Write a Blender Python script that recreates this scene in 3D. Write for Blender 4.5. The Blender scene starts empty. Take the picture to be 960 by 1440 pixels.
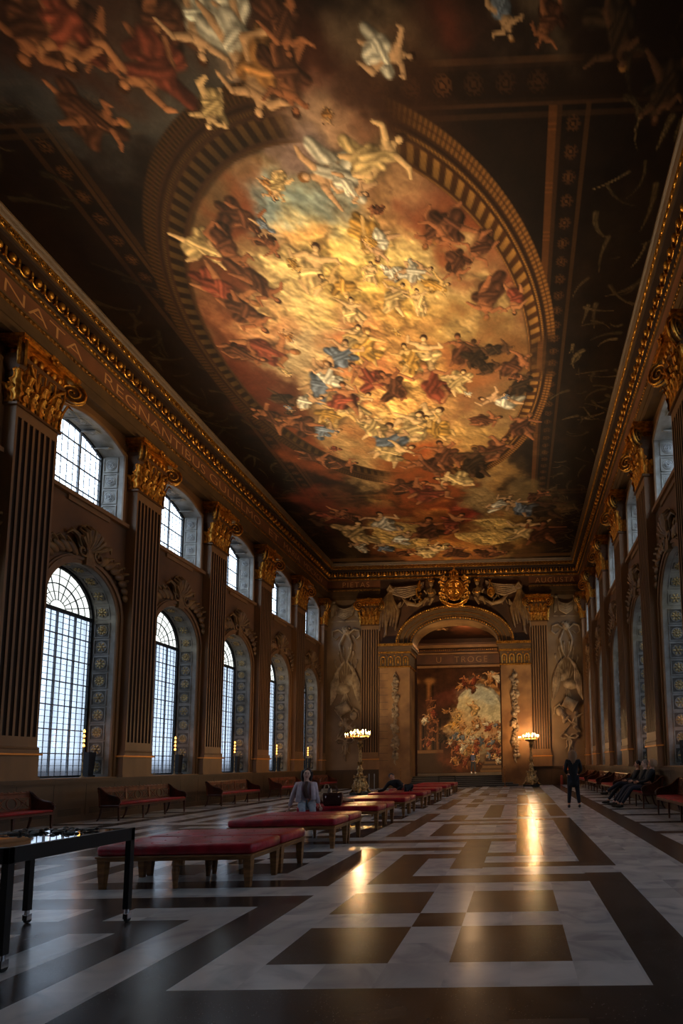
import bpy, bmesh, math, random
import numpy as np
from mathutils import Matrix, Vector, Quaternion
random.seed(7); rng = np.random.default_rng(7)
PI = math.pi
COL = bpy.context.scene.collection
M_ = 0.42                      # floor module, metres
XL, XR, YE = -11.465, 4.93, 29.59      # pilaster front planes, end wall
WD = 0.31                      # pilaster depth
YB = -8.0                      # back wall
PITCH = 4.32; BAY0 = 10.28 - PITCH     # window bay centres
ZA, ZF, ZC, ZT = 12.15, 12.87, 13.43, 14.4   # architrave, frieze, cornice, top
HC = 14.45
def bay(i): return BAY0 + PITCH * i

# ---------------------------------------------------------------- materials
def lin(c):
    return tuple(((x/255)/12.92 if x/255 <= .04045 else (((x/255)+.055)/1.055)**2.4) for x in c)
MAT = {}
def mat(name, col, rough=.6, metal=0., bump=0., bscale=8., var=0., vscale=3., spec=None, col2=None, stretch=(1,1,1), emit=None, estr=0., coat=0.):
    m = bpy.data.materials.new(name); m.use_nodes = True; nt = m.node_tree; N = nt.nodes; L = nt.links
    b = N['Principled BSDF']
    c = lin(col) + (1,)
    b.inputs['Base Color'].default_value = c
    b.inputs['Roughness'].default_value = rough; b.inputs['Metallic'].default_value = metal
    if spec is not None: b.inputs['Specular IOR Level'].default_value = spec
    if coat: b.inputs['Coat Weight'].default_value = coat; b.inputs['Coat Roughness'].default_value = .15
    tc = N.new('ShaderNodeTexCoord'); mp = N.new('ShaderNodeMapping'); mp.inputs['Scale'].default_value = stretch
    L.new(tc.outputs['Object'], mp.inputs['Vector'])
    if col2 is None and var:
        col2 = tuple(min(255, x*(1-var)) for x in col)
    if col2 is not None:
        n = N.new('ShaderNodeTexNoise'); n.inputs['Scale'].default_value = vscale; n.inputs['Detail'].default_value = 5
        L.new(mp.outputs[0], n.inputs['Vector'])
        r = N.new('ShaderNodeValToRGB'); r.color_ramp.elements[0].position = .35; r.color_ramp.elements[1].position = .65
        r.color_ramp.elements[0].color = lin(col2) + (1,); r.color_ramp.elements[1].color = c
        L.new(n.outputs['Fac'], r.inputs[0]); L.new(r.outputs[0], b.inputs['Base Color'])
    if bump:
        n2 = N.new('ShaderNodeTexNoise'); n2.inputs['Scale'].default_value = bscale; n2.inputs['Detail'].default_value = 4
        L.new(mp.outputs[0], n2.inputs['Vector'])
        bp = N.new('ShaderNodeBump'); bp.inputs['Strength'].default_value = bump; bp.inputs['Distance'].default_value = .02
        L.new(n2.outputs['Fac'], bp.inputs['Height']); L.new(bp.outputs[0], b.inputs['Normal'])
    if emit: b.inputs['Emission Color'].default_value = lin(emit) + (1,); b.inputs['Emission Strength'].default_value = estr
    MAT[name] = m
    return m
mat('umber_wall', (112,73,36), .62, bump=.15, bscale=3, var=.25, vscale=.7)
mat('umber_pilaster', (138,98,58), .5, bump=.1, bscale=4, var=.2, vscale=1.2, stretch=(1,1,.3))
mat('flute_shade', (58,38,22), .6)  # shade of the flute hollows put into the colour, against lighter fillets
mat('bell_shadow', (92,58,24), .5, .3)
mat('umber_dark', (66,44,26), .55, var=.25, vscale=1)
mat('architrave_paint', (92,66,38), .5, bump=.2, bscale=12, var=.2, vscale=2)
mat('frieze_paint', (118,70,40), .55, var=.2, vscale=1.5)
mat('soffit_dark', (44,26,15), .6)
mat('gold', (226,160,62), .34, .85, bump=.5, bscale=30, col2=(150,92,30), vscale=9)
mat('gold_dull', (178,122,52), .45, .6, bump=.5, bscale=30, col2=(96,58,22), vscale=11)
mat('gold_line', (220,140,50), .4, .3)
mat('letter_gold', (206,150,92), .45, .4)
mat('reveal_stone', (168,166,160), .6, bump=.2, bscale=6, col2=(126,122,112), vscale=2.2)
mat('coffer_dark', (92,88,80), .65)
mat('rosette_gilt', (232,206,146), .45, .3, col2=(150,128,84), vscale=10)
mat('rosette_stone', (176,176,174), .6, col2=(128,128,126), vscale=12)
mat('grisaille', (128,102,72), .6, bump=.12, bscale=9, col2=(106,82,56), vscale=.8)
mat('relief', (160,134,100), .6, bump=.15, bscale=14, col2=(100,78,54), vscale=2.5)
mat('relief_brown', (134,100,56), .55, bump=.2, bscale=14, col2=(96,66,34), vscale=3.5)
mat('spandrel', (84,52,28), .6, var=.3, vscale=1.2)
mat('pier_paint', (150,108,62), .55, col2=(112,76,42), vscale=1.0)
mat('dado', (84,59,32), .5, var=.25, vscale=1.2, stretch=(1,1,.4))
mat('groove', (26,18,11), .7)
mat('window_iron', (110,114,120), .5)
mat('window_iron_black', (16,16,18), .5)
mat('white_marble', (196,195,192), .22, bump=.03, bscale=5)
mat('dark_marble', (74,66,62), .26)
mat('red_leather', (182,28,50), .33, bump=.5, bscale=12, col2=(132,18,34), vscale=5)
mat('red_velvet', (168,30,34), .5, col2=(120,18,22), vscale=6)
mat('oak', (158,108,60), .45, bump=.15, bscale=30, col2=(112,74,38), vscale=6, stretch=(1,1,4))
mat('mahogany', (84,38,22), .35, bump=.1, bscale=20, col2=(50,22,14), vscale=5)
mat('fret_wood', (124,70,42), .35, col2=(90,46,28), vscale=6)
mat('ebony', (22,18,17), .4)
mat('black_metal', (22,20,20), .42, .2)
mat('chrome', (200,200,205), .15, 1.)
mat('rubber', (20,20,20), .7)
mat('mirror', (225,228,230), .03, 1.)
mat('bronze', (206,164,100), .38, .6, bump=.4, bscale=22, col2=(110,82,46), vscale=12)
mat('black_plinth', (12,11,11), .5)
mat('candle_tube', (235,220,190), .5)
mat('flame', (255,220,150), .5, emit=(255,176,84), estr=120)
mat('flame_small', (255,220,150), .5, emit=(255,160,60), estr=9)
mat('skin', (205,150,120), .55)
mat('skin_pale', (228,186,164), .55)
mat('hair_dark', (30,20,17), .5, bump=.5, bscale=40)
mat('hair_grey', (150,140,128), .6, bump=.5, bscale=40)
mat('hair_fair', (150,112,78), .55, bump=.5, bscale=40)
mat('coat_mauve', (206,190,200), .75, var=.2, vscale=6)
mat('top_brown', (78,52,44), .75)
mat('denim_pale', (150,164,182), .8, var=.2, vscale=12)
mat('denim_dark', (34,38,52), .8)
mat('cloth_black', (16,16,20), .8, var=.3, vscale=5)
mat('cloth_navy', (20,24,34), .8)
mat('cloth_charcoal', (30,31,34), .8, var=.3, vscale=5)
mat('shoe_white', (216,216,222), .5)
mat('shoe_black', (14,13,13), .4)
mat('lip', (160,80,74), .5)
mat('eye', (30,22,20), .3)
mat('bag_leather', (58,28,24), .4, bump=.3, bscale=20)
mat('bag_tan', (206,186,156), .7, col2=(140,118,92), vscale=9)
mat('backpack_blue', (34,40,66), .7)
mat('sign_orange', (235,110,30), .5)
mat('steel_grey', (120,126,130), .4, .5)
mat('cord_red', (150,60,40), .7)
mat('step_stone', (120,120,118), .35, col2=(92,92,92), vscale=4)
mat('step_dark', (60,58,56), .4)
mat('upper_wall', (84,50,30), .6, var=.3, vscale=.8)
mat('vent_dark', (30,22,14), .7)

def painted(name, rough=.55):
    m = bpy.data.materials.new(name); m.use_nodes = True; nt = m.node_tree; N = nt.nodes; L = nt.links
    b = N['Principled BSDF']; b.inputs['Roughness'].default_value = rough; b.inputs['Specular IOR Level'].default_value = .12
    a = N.new('ShaderNodeAttribute'); a.attribute_name = 'Paint'
    tc = N.new('ShaderNodeTexCoord'); n = N.new('ShaderNodeTexNoise'); n.inputs['Scale'].default_value = 7; n.inputs['Detail'].default_value = 6
    n.inputs['Distortion'].default_value = 1.2
    L.new(tc.outputs['Object'], n.inputs['Vector'])
    mr = N.new('ShaderNodeMapRange'); mr.inputs[1].default_value = .3; mr.inputs[2].default_value = .7; mr.inputs[3].default_value = .88; mr.inputs[4].default_value = 1.1
    L.new(n.outputs['Fac'], mr.inputs[0])
    mx = N.new('ShaderNodeVectorMath'); mx.operation = 'SCALE'
    L.new(a.outputs['Color'], mx.inputs[0]); L.new(mr.outputs[0], mx.inputs['Scale']); L.new(mx.outputs[0], b.inputs['Base Color'])
    MAT[name] = m; return m
painted('ceiling_painting', .5); painted('mural_painting', .5)

def marble(name, c1, c2, cv, rough, sparkle=0, tile=M_):
    """slabs of one module each with its own tone, and veins"""
    m = MAT[name]; nt = m.node_tree; N = nt.nodes; L = nt.links
    for n in list(N):
        if n.type not in ('BSDF_PRINCIPLED', 'OUTPUT_MATERIAL'): N.remove(n)
    b = N['Principled BSDF']; b.inputs['Roughness'].default_value = rough
    tc = N.new('ShaderNodeTexCoord')
    mp = N.new('ShaderNodeMapping'); mp.inputs['Scale'].default_value = (1/tile/1.0, 1/tile/1.0, 0); mp.inputs['Location'].default_value = (.5, .5, .3)
    L.new(tc.outputs['Object'], mp.inputs[0])
    fl = N.new('ShaderNodeVectorMath'); fl.operation = 'FLOOR'; L.new(mp.outputs[0], fl.inputs[0])
    wn = N.new('ShaderNodeTexWhiteNoise'); wn.noise_dimensions = '3D'; L.new(fl.outputs[0], wn.inputs[0])
    off = N.new('ShaderNodeVectorMath'); off.operation = 'SCALE'; off.inputs['Scale'].default_value = 9; L.new(wn.outputs['Color'], off.inputs[0])
    ad = N.new('ShaderNodeVectorMath'); L.new(tc.outputs['Object'], ad.inputs[0]); L.new(off.outputs[0], ad.inputs[1])
    n = N.new('ShaderNodeTexNoise'); n.inputs['Scale'].default_value = 1.8; n.inputs['Detail'].default_value = 7; n.inputs['Distortion'].default_value = 1.4
    L.new(ad.outputs[0], n.inputs['Vector'])
    r = N.new('ShaderNodeValToRGB'); e = r.color_ramp.elements
    e[0].position = .3; e[0].color = lin(c2) + (1,); e[1].position = .68; e[1].color = lin(c1) + (1,)
    v = e.new(.5); v.color = lin(cv) + (1,)
    L.new(n.outputs['Fac'], r.inputs[0])
    mr = N.new('ShaderNodeMapRange'); mr.inputs[3].default_value = .82; mr.inputs[4].default_value = 1.14; L.new(wn.outputs['Value'], mr.inputs[0])
    sc = N.new('ShaderNodeVectorMath'); sc.operation = 'SCALE'; L.new(r.outputs[0], sc.inputs[0]); L.new(mr.outputs[0], sc.inputs['Scale'])
    # joints between slabs
    fr = N.new('ShaderNodeVectorMath'); fr.operation = 'FRACTION'; L.new(mp.outputs[0], fr.inputs[0])
    L.new(sc.outputs[0], b.inputs['Base Color'])
    if sparkle:
        vo = N.new('ShaderNodeTexVoronoi'); vo.inputs['Scale'].default_value = 46; L.new(tc.outputs['Object'], vo.inputs['Vector'])
        lt = N.new('ShaderNodeMath'); lt.operation = 'LESS_THAN'; lt.inputs[1].default_value = .13; L.new(vo.outputs['Distance'], lt.inputs[0])
        n3 = N.new('ShaderNodeTexNoise'); n3.inputs['Scale'].default_value = 3; L.new(tc.outputs['Object'], n3.inputs['Vector'])
        g = N.new('ShaderNodeMath'); g.operation = 'GREATER_THAN'; g.inputs[1].default_value = .5; L.new(n3.outputs['Fac'], g.inputs[0])
        mm = N.new('ShaderNodeMath'); mm.operation = 'MULTIPLY'; L.new(lt.outputs[0], mm.inputs[0]); L.new(g.outputs[0], mm.inputs[1])
        mix = N.new('ShaderNodeMix'); mix.data_type = 'RGBA'; L.new(mm.outputs[0], mix.inputs[0]); L.new(sc.outputs[0], mix.inputs[6]); mix.inputs[7].default_value = lin((120,112,106)) + (1,)
        L.new(mix.outputs[2], b.inputs['Base Color'])
    rr = N.new('ShaderNodeMapRange'); rr.inputs[3].default_value = rough*.75; rr.inputs[4].default_value = rough*1.4; L.new(n.outputs['Fac'], rr.inputs[0]); L.new(rr.outputs[0], b.inputs['Roughness'])
marble('white_marble', (212,212,211), (168,170,174), (202,202,203), .19)
marble('dark_marble', (72,66,64), (48,44,44), (62,56,54), .22, sparkle=1)

def glass(name, tint, streak):
    m = bpy.data.materials.new(name); m.use_nodes = True; nt = m.node_tree; N = nt.nodes; L = nt.links
    for n in list(N):
        if n.type != 'OUTPUT_MATERIAL': N.remove(n)
    out = N['Material Output']
    tr = N.new('ShaderNodeBsdfTransparent'); gl = N.new('ShaderNodeBsdfGlossy'); gl.inputs['Roughness'].default_value = .08
    mx = N.new('ShaderNodeMixShader'); mx.inputs[0].default_value = .06
    tc = N.new('ShaderNodeTexCoord'); mp = N.new('ShaderNodeMapping'); mp.inputs['Scale'].default_value = (1, 2.6, .12)
    n = N.new('ShaderNodeTexNoise'); n.inputs['Scale'].default_value = 1.6; n.inputs['Detail'].default_value = 3
    L.new(tc.outputs['Object'], mp.inputs[0]); L.new(mp.outputs[0], n.inputs['Vector'])
    r = N.new('ShaderNodeValToRGB'); r.color_ramp.elements[0].position = .35; r.color_ramp.elements[1].position = .65
    c = lin(tint); r.color_ramp.elements[0].color = tuple(x*streak for x in c) + (1,); r.color_ramp.elements[1].color = c + (1,)
    L.new(n.outputs['Fac'], r.inputs[0]); L.new(r.outputs[0], tr.inputs['Color'])
    L.new(tr.outputs[0], mx.inputs[1]); L.new(gl.outputs[0], mx.inputs[2]); L.new(mx.outputs[0], out.inputs['Surface'])
    MAT[name] = m
glass('glass_clear', (158,170,182), .7)
glass('glass_screen', (88,95,104), .6)
glass('glass_fan', (104,104,98), .85)

# ---------------------------------------------------------------- mesh builder
class MB:
    def __init__(s): s.v = []; s.f = []; s.m = []; s.T = Matrix.Identity(4); s.mi = 0
    def add(s, vs, fs, mi=None):
        b = len(s.v); T = s.T
        s.v += [tuple(T @ Vector(p)) for p in vs]
        s.f += [tuple(b+i for i in f) for f in fs]; s.m += [s.mi if mi is None else mi]*len(fs)
        return s
    def box(s, x0, x1, y0, y1, z0, z1, mi=None):
        return s.add([(x0,y0,z0),(x1,y0,z0),(x1,y1,z0),(x0,y1,z0),(x0,y0,z1),(x1,y0,z1),(x1,y1,z1),(x0,y1,z1)],
              [(0,3,2,1),(4,5,6,7),(0,1,5,4),(1,2,6,5),(2,3,7,6),(3,0,4,7)], mi)
    def bbox(s, x0, x1, y0, y1, z0, z1, r=.01, mi=None):
        """box with chamfered vertical and top edges"""
        def ring(d, z): return [(x0+d,y0,z),(x1-d,y0,z),(x1,y0+d,z),(x1,y1-d,z),(x1-d,y1,z),(x0+d,y1,z),(x0,y1-d,z),(x0,y0+d,z)]
        def ring2(z):
            a=x0+r; b=x1-r; c=y0+r; d=y1-r
            return [(a+r,c,z),(b-r,c,z),(b,c+r,z),(b,d-r,z),(b-r,d,z),(a+r,d,z),(a,d-r,z),(a,c+r,z)]
        rs = [ring2(z0), ring(r, z0+r), ring(r, z1-r), ring2(z1)]
        return s.loft(rs, mi)
    def loft(s, rings, mi=None, closed=True, caps=True):
        n = len(rings[0]); vs = [p for r in rings for p in r]; fs = []
        for i in range(len(rings)-1):
            for j in range(n if closed else n-1):
                k = (j+1) % n
                fs.append((i*n+j, i*n+k, (i+1)*n+k, (i+1)*n+j))
        if caps and closed:
            fs.append(tuple(range(n-1, -1, -1))); fs.append(tuple((len(rings)-1)*n + j for j in range(n)))
        return s.add(vs, fs, mi)
    def lathe(s, prof, c=(0,0,0), seg=16, mi=None, sx=1, sy=1, flute=0, fl=0.):
        rings = []
        for r, z in prof:
            rings.append([(c[0]+sx*r*(1-(fl if flute and (j%2) else 0))*math.cos(2*PI*j/seg), c[1]+sy*r*(1-(fl if flute and (j%2) else 0))*math.sin(2*PI*j/seg), c[2]+z) for j in range(seg)])
        return s.loft(rings, mi)
    def tube(s, pts, rad, seg=8, mi=None, flat=1., closed=False):
        pts = [Vector(p) for p in pts]; n = len(pts)
        if not hasattr(rad, '__len__'): rad = [rad]*n
        rings = []; up = Vector((0,0,1)); prev = None
        for i, p in enumerate(pts):
            t = (pts[min(i+1,n-1)] - pts[max(i-1,0)])
            if closed: t = pts[(i+1)%n] - pts[(i-1)%n]
            t = t.normalized() if t.length > 1e-9 else Vector((0,0,1))
            if prev is None:
                a = t.orthogonal().normalized() if abs(t.z) > .95 else t.cross(up).normalized()
            else:
                a = prev - t*prev.dot(t)
                a = a.normalized() if a.length > 1e-6 else t.orthogonal().normalized()
            prev = a; b = t.cross(a)
            rings.append([tuple(p + (a*math.cos(2*PI*j/seg) + b*math.sin(2*PI*j/seg)*flat)*rad[i]) for j in range(seg)])
        if closed:
            rings.append(rings[0]); return s.loft(rings, mi, caps=False)
        return s.loft(rings, mi)
    def ell(s, c, r, seg=12, rows=8, mi=None, rot=None):
        rings = []
        R = rot or Matrix.Identity(3)
        vs = [tuple(Vector(c) + R @ Vector((0,0,-r[2])))]
        for i in range(1, rows):
            ph = -PI/2 + PI*i/rows
            for j in range(seg):
                th = 2*PI*j/seg
                vs.append(tuple(Vector(c) + R @ Vector((r[0]*math.cos(ph)*math.cos(th), r[1]*math.cos(ph)*math.sin(th), r[2]*math.sin(ph)))))
        vs.append(tuple(Vector(c) + R @ Vector((0,0,r[2]))))
        fs = [(0, 1+(j+1)%seg, 1+j) for j in range(seg)]
        for i in range(rows-2):
            for j in range(seg):
                k = (j+1) % seg; fs.append((1+i*seg+j, 1+i*seg+k, 1+(i+1)*seg+k, 1+(i+1)*seg+j))
        t = len(vs)-1; b = 1+(rows-2)*seg
        fs += [(b+j, b+(j+1)%seg, t) for j in range(seg)]
        return s.add(vs, fs, mi)
    def prism(s, poly, axis, a, b, mi=None):
        """poly: list of 2D points; extruded along axis from a to b. axis 'x': pts are (y,z); 'y': (x,z); 'z': (x,y)"""
        def P(p, h): return {'x': (h,p[0],p[1]), 'y': (p[0],h,p[1]), 'z': (p[0],p[1],h)}[axis]
        return s.loft([[P(p,a) for p in poly], [P(p,b) for p in poly]], mi)
    def build(s, name, mats, parent=None, smooth=False, bevel=0, loc=None):
        me = bpy.data.meshes.new(name); me.from_pydata(s.v, [], s.f)
        if not isinstance(mats, (list, tuple)): mats = [mats]
        for m in mats: me.materials.append(MAT[m] if isinstance(m, str) else m)
        me.polygons.foreach_set('material_index', s.m)
        me.update()
        bm = bmesh.new(); bm.from_mesh(me); bmesh.ops.recalc_face_normals(bm, faces=bm.faces); bm.to_mesh(me); bm.free()
        if smooth:
            me.polygons.foreach_set('use_smooth', [True]*len(me.polygons))
            me.set_sharp_from_angle(angle=math.radians(smooth if smooth is not True else 50))
        o = bpy.data.objects.new(name, me); COL.objects.link(o)
        if parent: o.parent = parent
        if loc: o.location = loc
        if bevel:
            md = o.modifiers.new('bevel', 'BEVEL'); md.width = bevel; md.segments = 2; md.limit_method = 'ANGLE'
        return o
def tag(o, label=None, cat=None, group=None, kind=None):
    if label: o['label'] = label
    if cat: o['category'] = cat
    if group: o['group'] = group
    if kind: o['kind'] = kind
    return o
def empty(name, loc=(0,0,0), rz=0, label=None, cat=None, group=None, kind=None):
    o = bpy.data.objects.new(name, None); COL.objects.link(o); o.location = loc; o.rotation_euler = (0,0,rz); o.empty_display_size = .2
    return tag(o, label, cat, group, kind)
def copy_tree(o, parent=None):
    kids = list(o.children)
    c = o.copy(); COL.objects.link(c); c.parent = parent
    for k in kids: copy_tree(k, c)
    return c
def struct(o): o['kind'] = 'structure'; return o
def place(o, loc, rz): o.location = loc; o.rotation_euler = (0,0,rz); return o
SKY = 12.5; EXPO = 0.18; CAND = .6; UPL = 2050; UPP = 2000; CREST = 1500; FARW = 1900
CANDS = [(-6.95, 21.6), (1.5, 27.9)]
# ---------------------------------------------------------------- floor
XM = (XL+XR)/2/M_
R_ = []     # painter's order, module units: x0,x1,y0,y1,white?
def D(*a): R_.append(a + (1,))
def W(*a): R_.append(a + (0,))
D(6.72,7.88,-99,99)
for k in range(-8,16): D(7.88,12,13.0+4.2*k,13.85+4.2*k)
D(3.55,4.6,-4.55,4.62); D(-4.42,4.6,-4.55,-3.5)
D(-4.42,-3.5,-4.55,2.3); D(-8,-3.5,1.26,2.3)
for a,b in ((-2.5,-.5),(.5,2.5)):
    for c,d in ((-2.5,-.5),(.5,2.5)): D(a,b,c,d)
D(-.5,.5,-.5,.5)
D(-6.36,-5.4,-4.55,.23); D(-7.3,-5.4,-.66,.23); D(-8,-7.3,-4.55,2.3)
D(-8,-3.5,3.32,4.22); D(-4.42,-3.5,3.32,10)
D(-7.3,-5.4,5.2,7.0); D(-7.3,-5.4,7.9,9.4); D(-8,-7.3,7.0,7.9)
D(-2.5,4.6,3.48,4.5); D(-2.5,-1.45,3.48,8.42); D(-2.5,-.5,7.45,8.42); D(-.5,.52,5.52,11.4)
D(.52,3.6,5.68,6.5); D(3.6,4.65,5.68,20.9)
D(.52,1.55,7.7,8.5); D(1.55,2.55,7.7,19.6)
D(-4.42,-.5,9.2,10.0); D(-8,1.55,11.4,12.25)
D(-2.4,1.57,13.4,14.3); D(-2.4,-1.45,13.4,18.5); D(-1.45,1.57,17.7,18.5)
D(-4.42,4.65,19.6,20.6); D(-4.42,-3.5,13.4,25); D(-2.4,-1.5,19.6,23.5); D(-.5,.57,21.6,26.7)
D(-8,-5.4,13.4,14.3); D(-6.4,-5.4,13.4,19.6); D(-8,-7.3,15.3,18.6); D(-8,-4.42,19.6,20.6)
D(-7.3,-5.4,21.6,24.0)
D(1.55,2.55,21.8,26.7); D(3.6,4.6,21.9,26.7)
W(-8,6.7,4.62,5.6) if 0 else None
def ymap(y):
    if y < -4.55: y = -9.1 - y
    if y > 26.7: y = 53.4 - y
    if y < -4.55: y = -9.1 - y
    return y
def tone(x, y):
    if x < XM: x = 2*XM - x
    if x < 6.7: y = ymap(y)
    t = 0
    for a,b,c,d,k in R_:
        if a <= x <= b and c <= y <= d: t = k
    return t
xs = sorted({round(v,3) for r in R_ for v in (r[0],r[1],2*XM-r[0],2*XM-r[1])} | {XL/M_-1, XR/M_+1})
xs = [x for x in xs if XL/M_-1 <= x <= XR/M_+1]
ys0 = {round(v,3) for r in R_ for v in (r[2],r[3])}
ys = sorted({y for y in ys0} | {-9.1-y for y in ys0} | {53.4-y for y in ys0} | {-9.1-(53.4-y) for y in ys0} | {62.5-y+0 for y in ys0} | {53.4+9.1+y for y in ys0} | {YB/M_, YE/M_+4})
ys = [y for y in ys if YB/M_ <= y <= YE/M_+4]
fm = MB()
for i in range(len(xs)-1):
    if xs[i+1]-xs[i] < 1e-4: continue
    for j in range(len(ys)-1):
        if ys[j+1]-ys[j] < 1e-4: continue
        fm.add([(xs[i]*M_,ys[j]*M_,0),(xs[i+1]*M_,ys[j]*M_,0),(xs[i+1]*M_,ys[j+1]*M_,0),(xs[i]*M_,ys[j+1]*M_,0)], [(0,1,2,3)], tone((xs[i]+xs[i+1])/2, (ys[j]+ys[j+1])/2))
struct(fm.build('floor', ['white_marble', 'dark_marble']))

# ---------------------------------------------------------------- walls
OA = 1.3; SILL = 1.2; SPR = 6.05
US, UE, UR = 9.25, 11.45, .38
def arch_lo(y): return SPR + math.sqrt(max(0, OA*OA - y*y))
def arch_up(y): return UE + UR*(1-(y/OA)**2)
BAYS = list(range(-2, 6))
def side_wall(name, sgn):
    X = XL - WD if sgn > 0 else XR + WD
    mb = MB(); N = 20
    y = YB
    def q(a, b, z0a, z0b, z1a, z1b): mb.add([(X,a,z0a),(X,b,z0b),(X,b,z1b),(X,a,z1a)], [(0,1,2,3)])
    for i in BAYS:
        c = bay(i)
        if c - OA < YB: continue
        q(y, c-OA, 0, 0, HC, HC)
        for k in range(N):
            a = -OA*math.cos(PI*k/N); b = -OA*math.cos(PI*(k+1)/N)
            q(c+a, c+b, 0, 0, SILL, SILL)
            q(c+a, c+b, arch_lo(a), arch_lo(b), US, US)
            q(c+a, c+b, arch_up(a), arch_up(b), HC, HC)
        y = c + OA
    q(y, YE, 0, 0, HC, HC)
    return struct(mb.build(name, 'umber_wall'))
side_wall('wall_left', 1); side_wall('wall_right', -1)

# window kits, local: +x into the room, y along the wall, origin on the wall plane at the bay centre
DEP = .74
def outline_lo(n=24):
    p = [(-OA, SILL)]
    p += [(-OA*math.cos(PI*k/n), SPR + OA*math.sin(PI*k/n)) for k in range(n+1)]
    return p + [(OA, SILL)]
def outline_up(n=16):
    p = [(-OA, US)]
    p += [(-OA + 2*OA*k/n, arch_up(-OA + 2*OA*k/n)) for k in range(n+1)]
    return p + [(OA, US)]
def reveal(pts, closed=True):
    mb = MB(); n = len(pts)
    for k in range(n if closed else n-1):
        a = pts[k]; b = pts[(k+1) % n]
        mb.add([(0,a[0],a[1]),(0,b[0],b[1]),(-DEP-.05,b[0],b[1]),(-DEP-.05,a[0],a[1])], [(0,1,2,3)])
    return mb
def offset_out(pts, d, cz):
    out = []
    for (y, z) in pts:
        if z <= cz: out.append((y + (d if y > 0 else -d), z))
        else:
            L = math.hypot(y, z-cz); out.append((y*(1+d/L), cz + (z-cz)*(1+d/L)))
    return out
def band(mb, p0, p1, x0, x1, mi=0):
    """flat moulding between two parallel outlines, standing from x0 to x1"""
    n = len(p0)
    for k in range(n-1):
        a0,a1,b0,b1 = p0[k],p0[k+1],p1[k],p1[k+1]
        mb.add([(x0,)+a0,(x0,)+a1,(x0,)+b1,(x0,)+b0,(x1,)+a0,(x1,)+a1,(x1,)+b1,(x1,)+b0],
               [(4,5,6,7),(0,4,7,3),(1,2,6,5),(0,1,5,4),(3,7,6,2)], mi)
def rosette(mb, T, kind=0, r=.17):
    old = mb.T; mb.T = old @ T
    mb.lathe([(r*1.0,0),(r*1.02,.015),(r*.9,.02),(r*.86,.008)], seg=12, mi=1)
    if kind == 9:
        mb.lathe([(r*.75,0),(r*.75,.02),(r*.6,.03),(r*.5,.012),(r*.45,.03),(r*.3,.035),(r*.22,.02),(.01,.05)], seg=12, mi=2); mb.T = old; return
    np_ = (8, 6, 10)[kind % 3]
    for k in range(np_):
        a = 2*PI*k/np_
        mb.ell((r*.58*math.cos(a), r*.58*math.sin(a), .02), (r*.3, r*.17, .02), seg=6, rows=4, mi=2, rot=Matrix.Rotation(a,3,'Z'))
    mb.ell((0,0,.03), (r*.26,r*.26,.035), seg=8, rows=4, mi=2)
    mb.T = old
def coffers(lo):
    mb = MB()
    def coffer(y, z, ang, size, kind):
        # on the reveal: surface normal points to the opening's middle; local z = normal, local x = depth
        nrm = Vector((0, -math.sin(ang), math.cos(ang)))      # ang 0: normal up
        ax = Vector((1,0,0)); ay = nrm.cross(ax)
        T = Matrix(((ax.x,ay.x,nrm.x,-.40),(ax.y,ay.y,nrm.y,y),(ax.z,ay.z,nrm.z,z),(0,0,0,1)))
        mb.T = T
        s = size/2
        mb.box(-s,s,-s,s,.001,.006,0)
        for a,b,c,d in ((-s-.025,s+.025,-s-.025,-s),(-s-.025,s+.025,s,s+.025),(-s-.025,-s,-s,s),(s,s+.025,-s,s)): mb.box(a,b,c,d,0,.03,1)
        rosette(mb, Matrix.Translation((0,0,.006)), kind, size*.42)
        mb.T = Matrix.Identity(4)
    if lo:
        for k in range(9):
            z = SILL + .3 + k*.53
            coffer(OA, z, PI/2, .42, k % 3); coffer(-OA, z, -PI/2, .42, (k+1) % 3)
        for k in range(8):
            a = PI*(k+.5)/8
            coffer(OA*math.cos(a), SPR + OA*math.sin(a), PI/2 + a, .40, k % 3)
    else:
        for k in range(4):
            z = US + .32 + k*.53
            coffer(OA, z, PI/2, .42, 9); coffer(-OA, z, -PI/2, .42, 9)
        for k in range(5):
            y = -OA + 2*OA*(k+.5)/5
            coffer(y, arch_up(y), PI - math.atan(2*UR*y/OA/OA)*(-1), .40, 9)
    return mb
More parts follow.
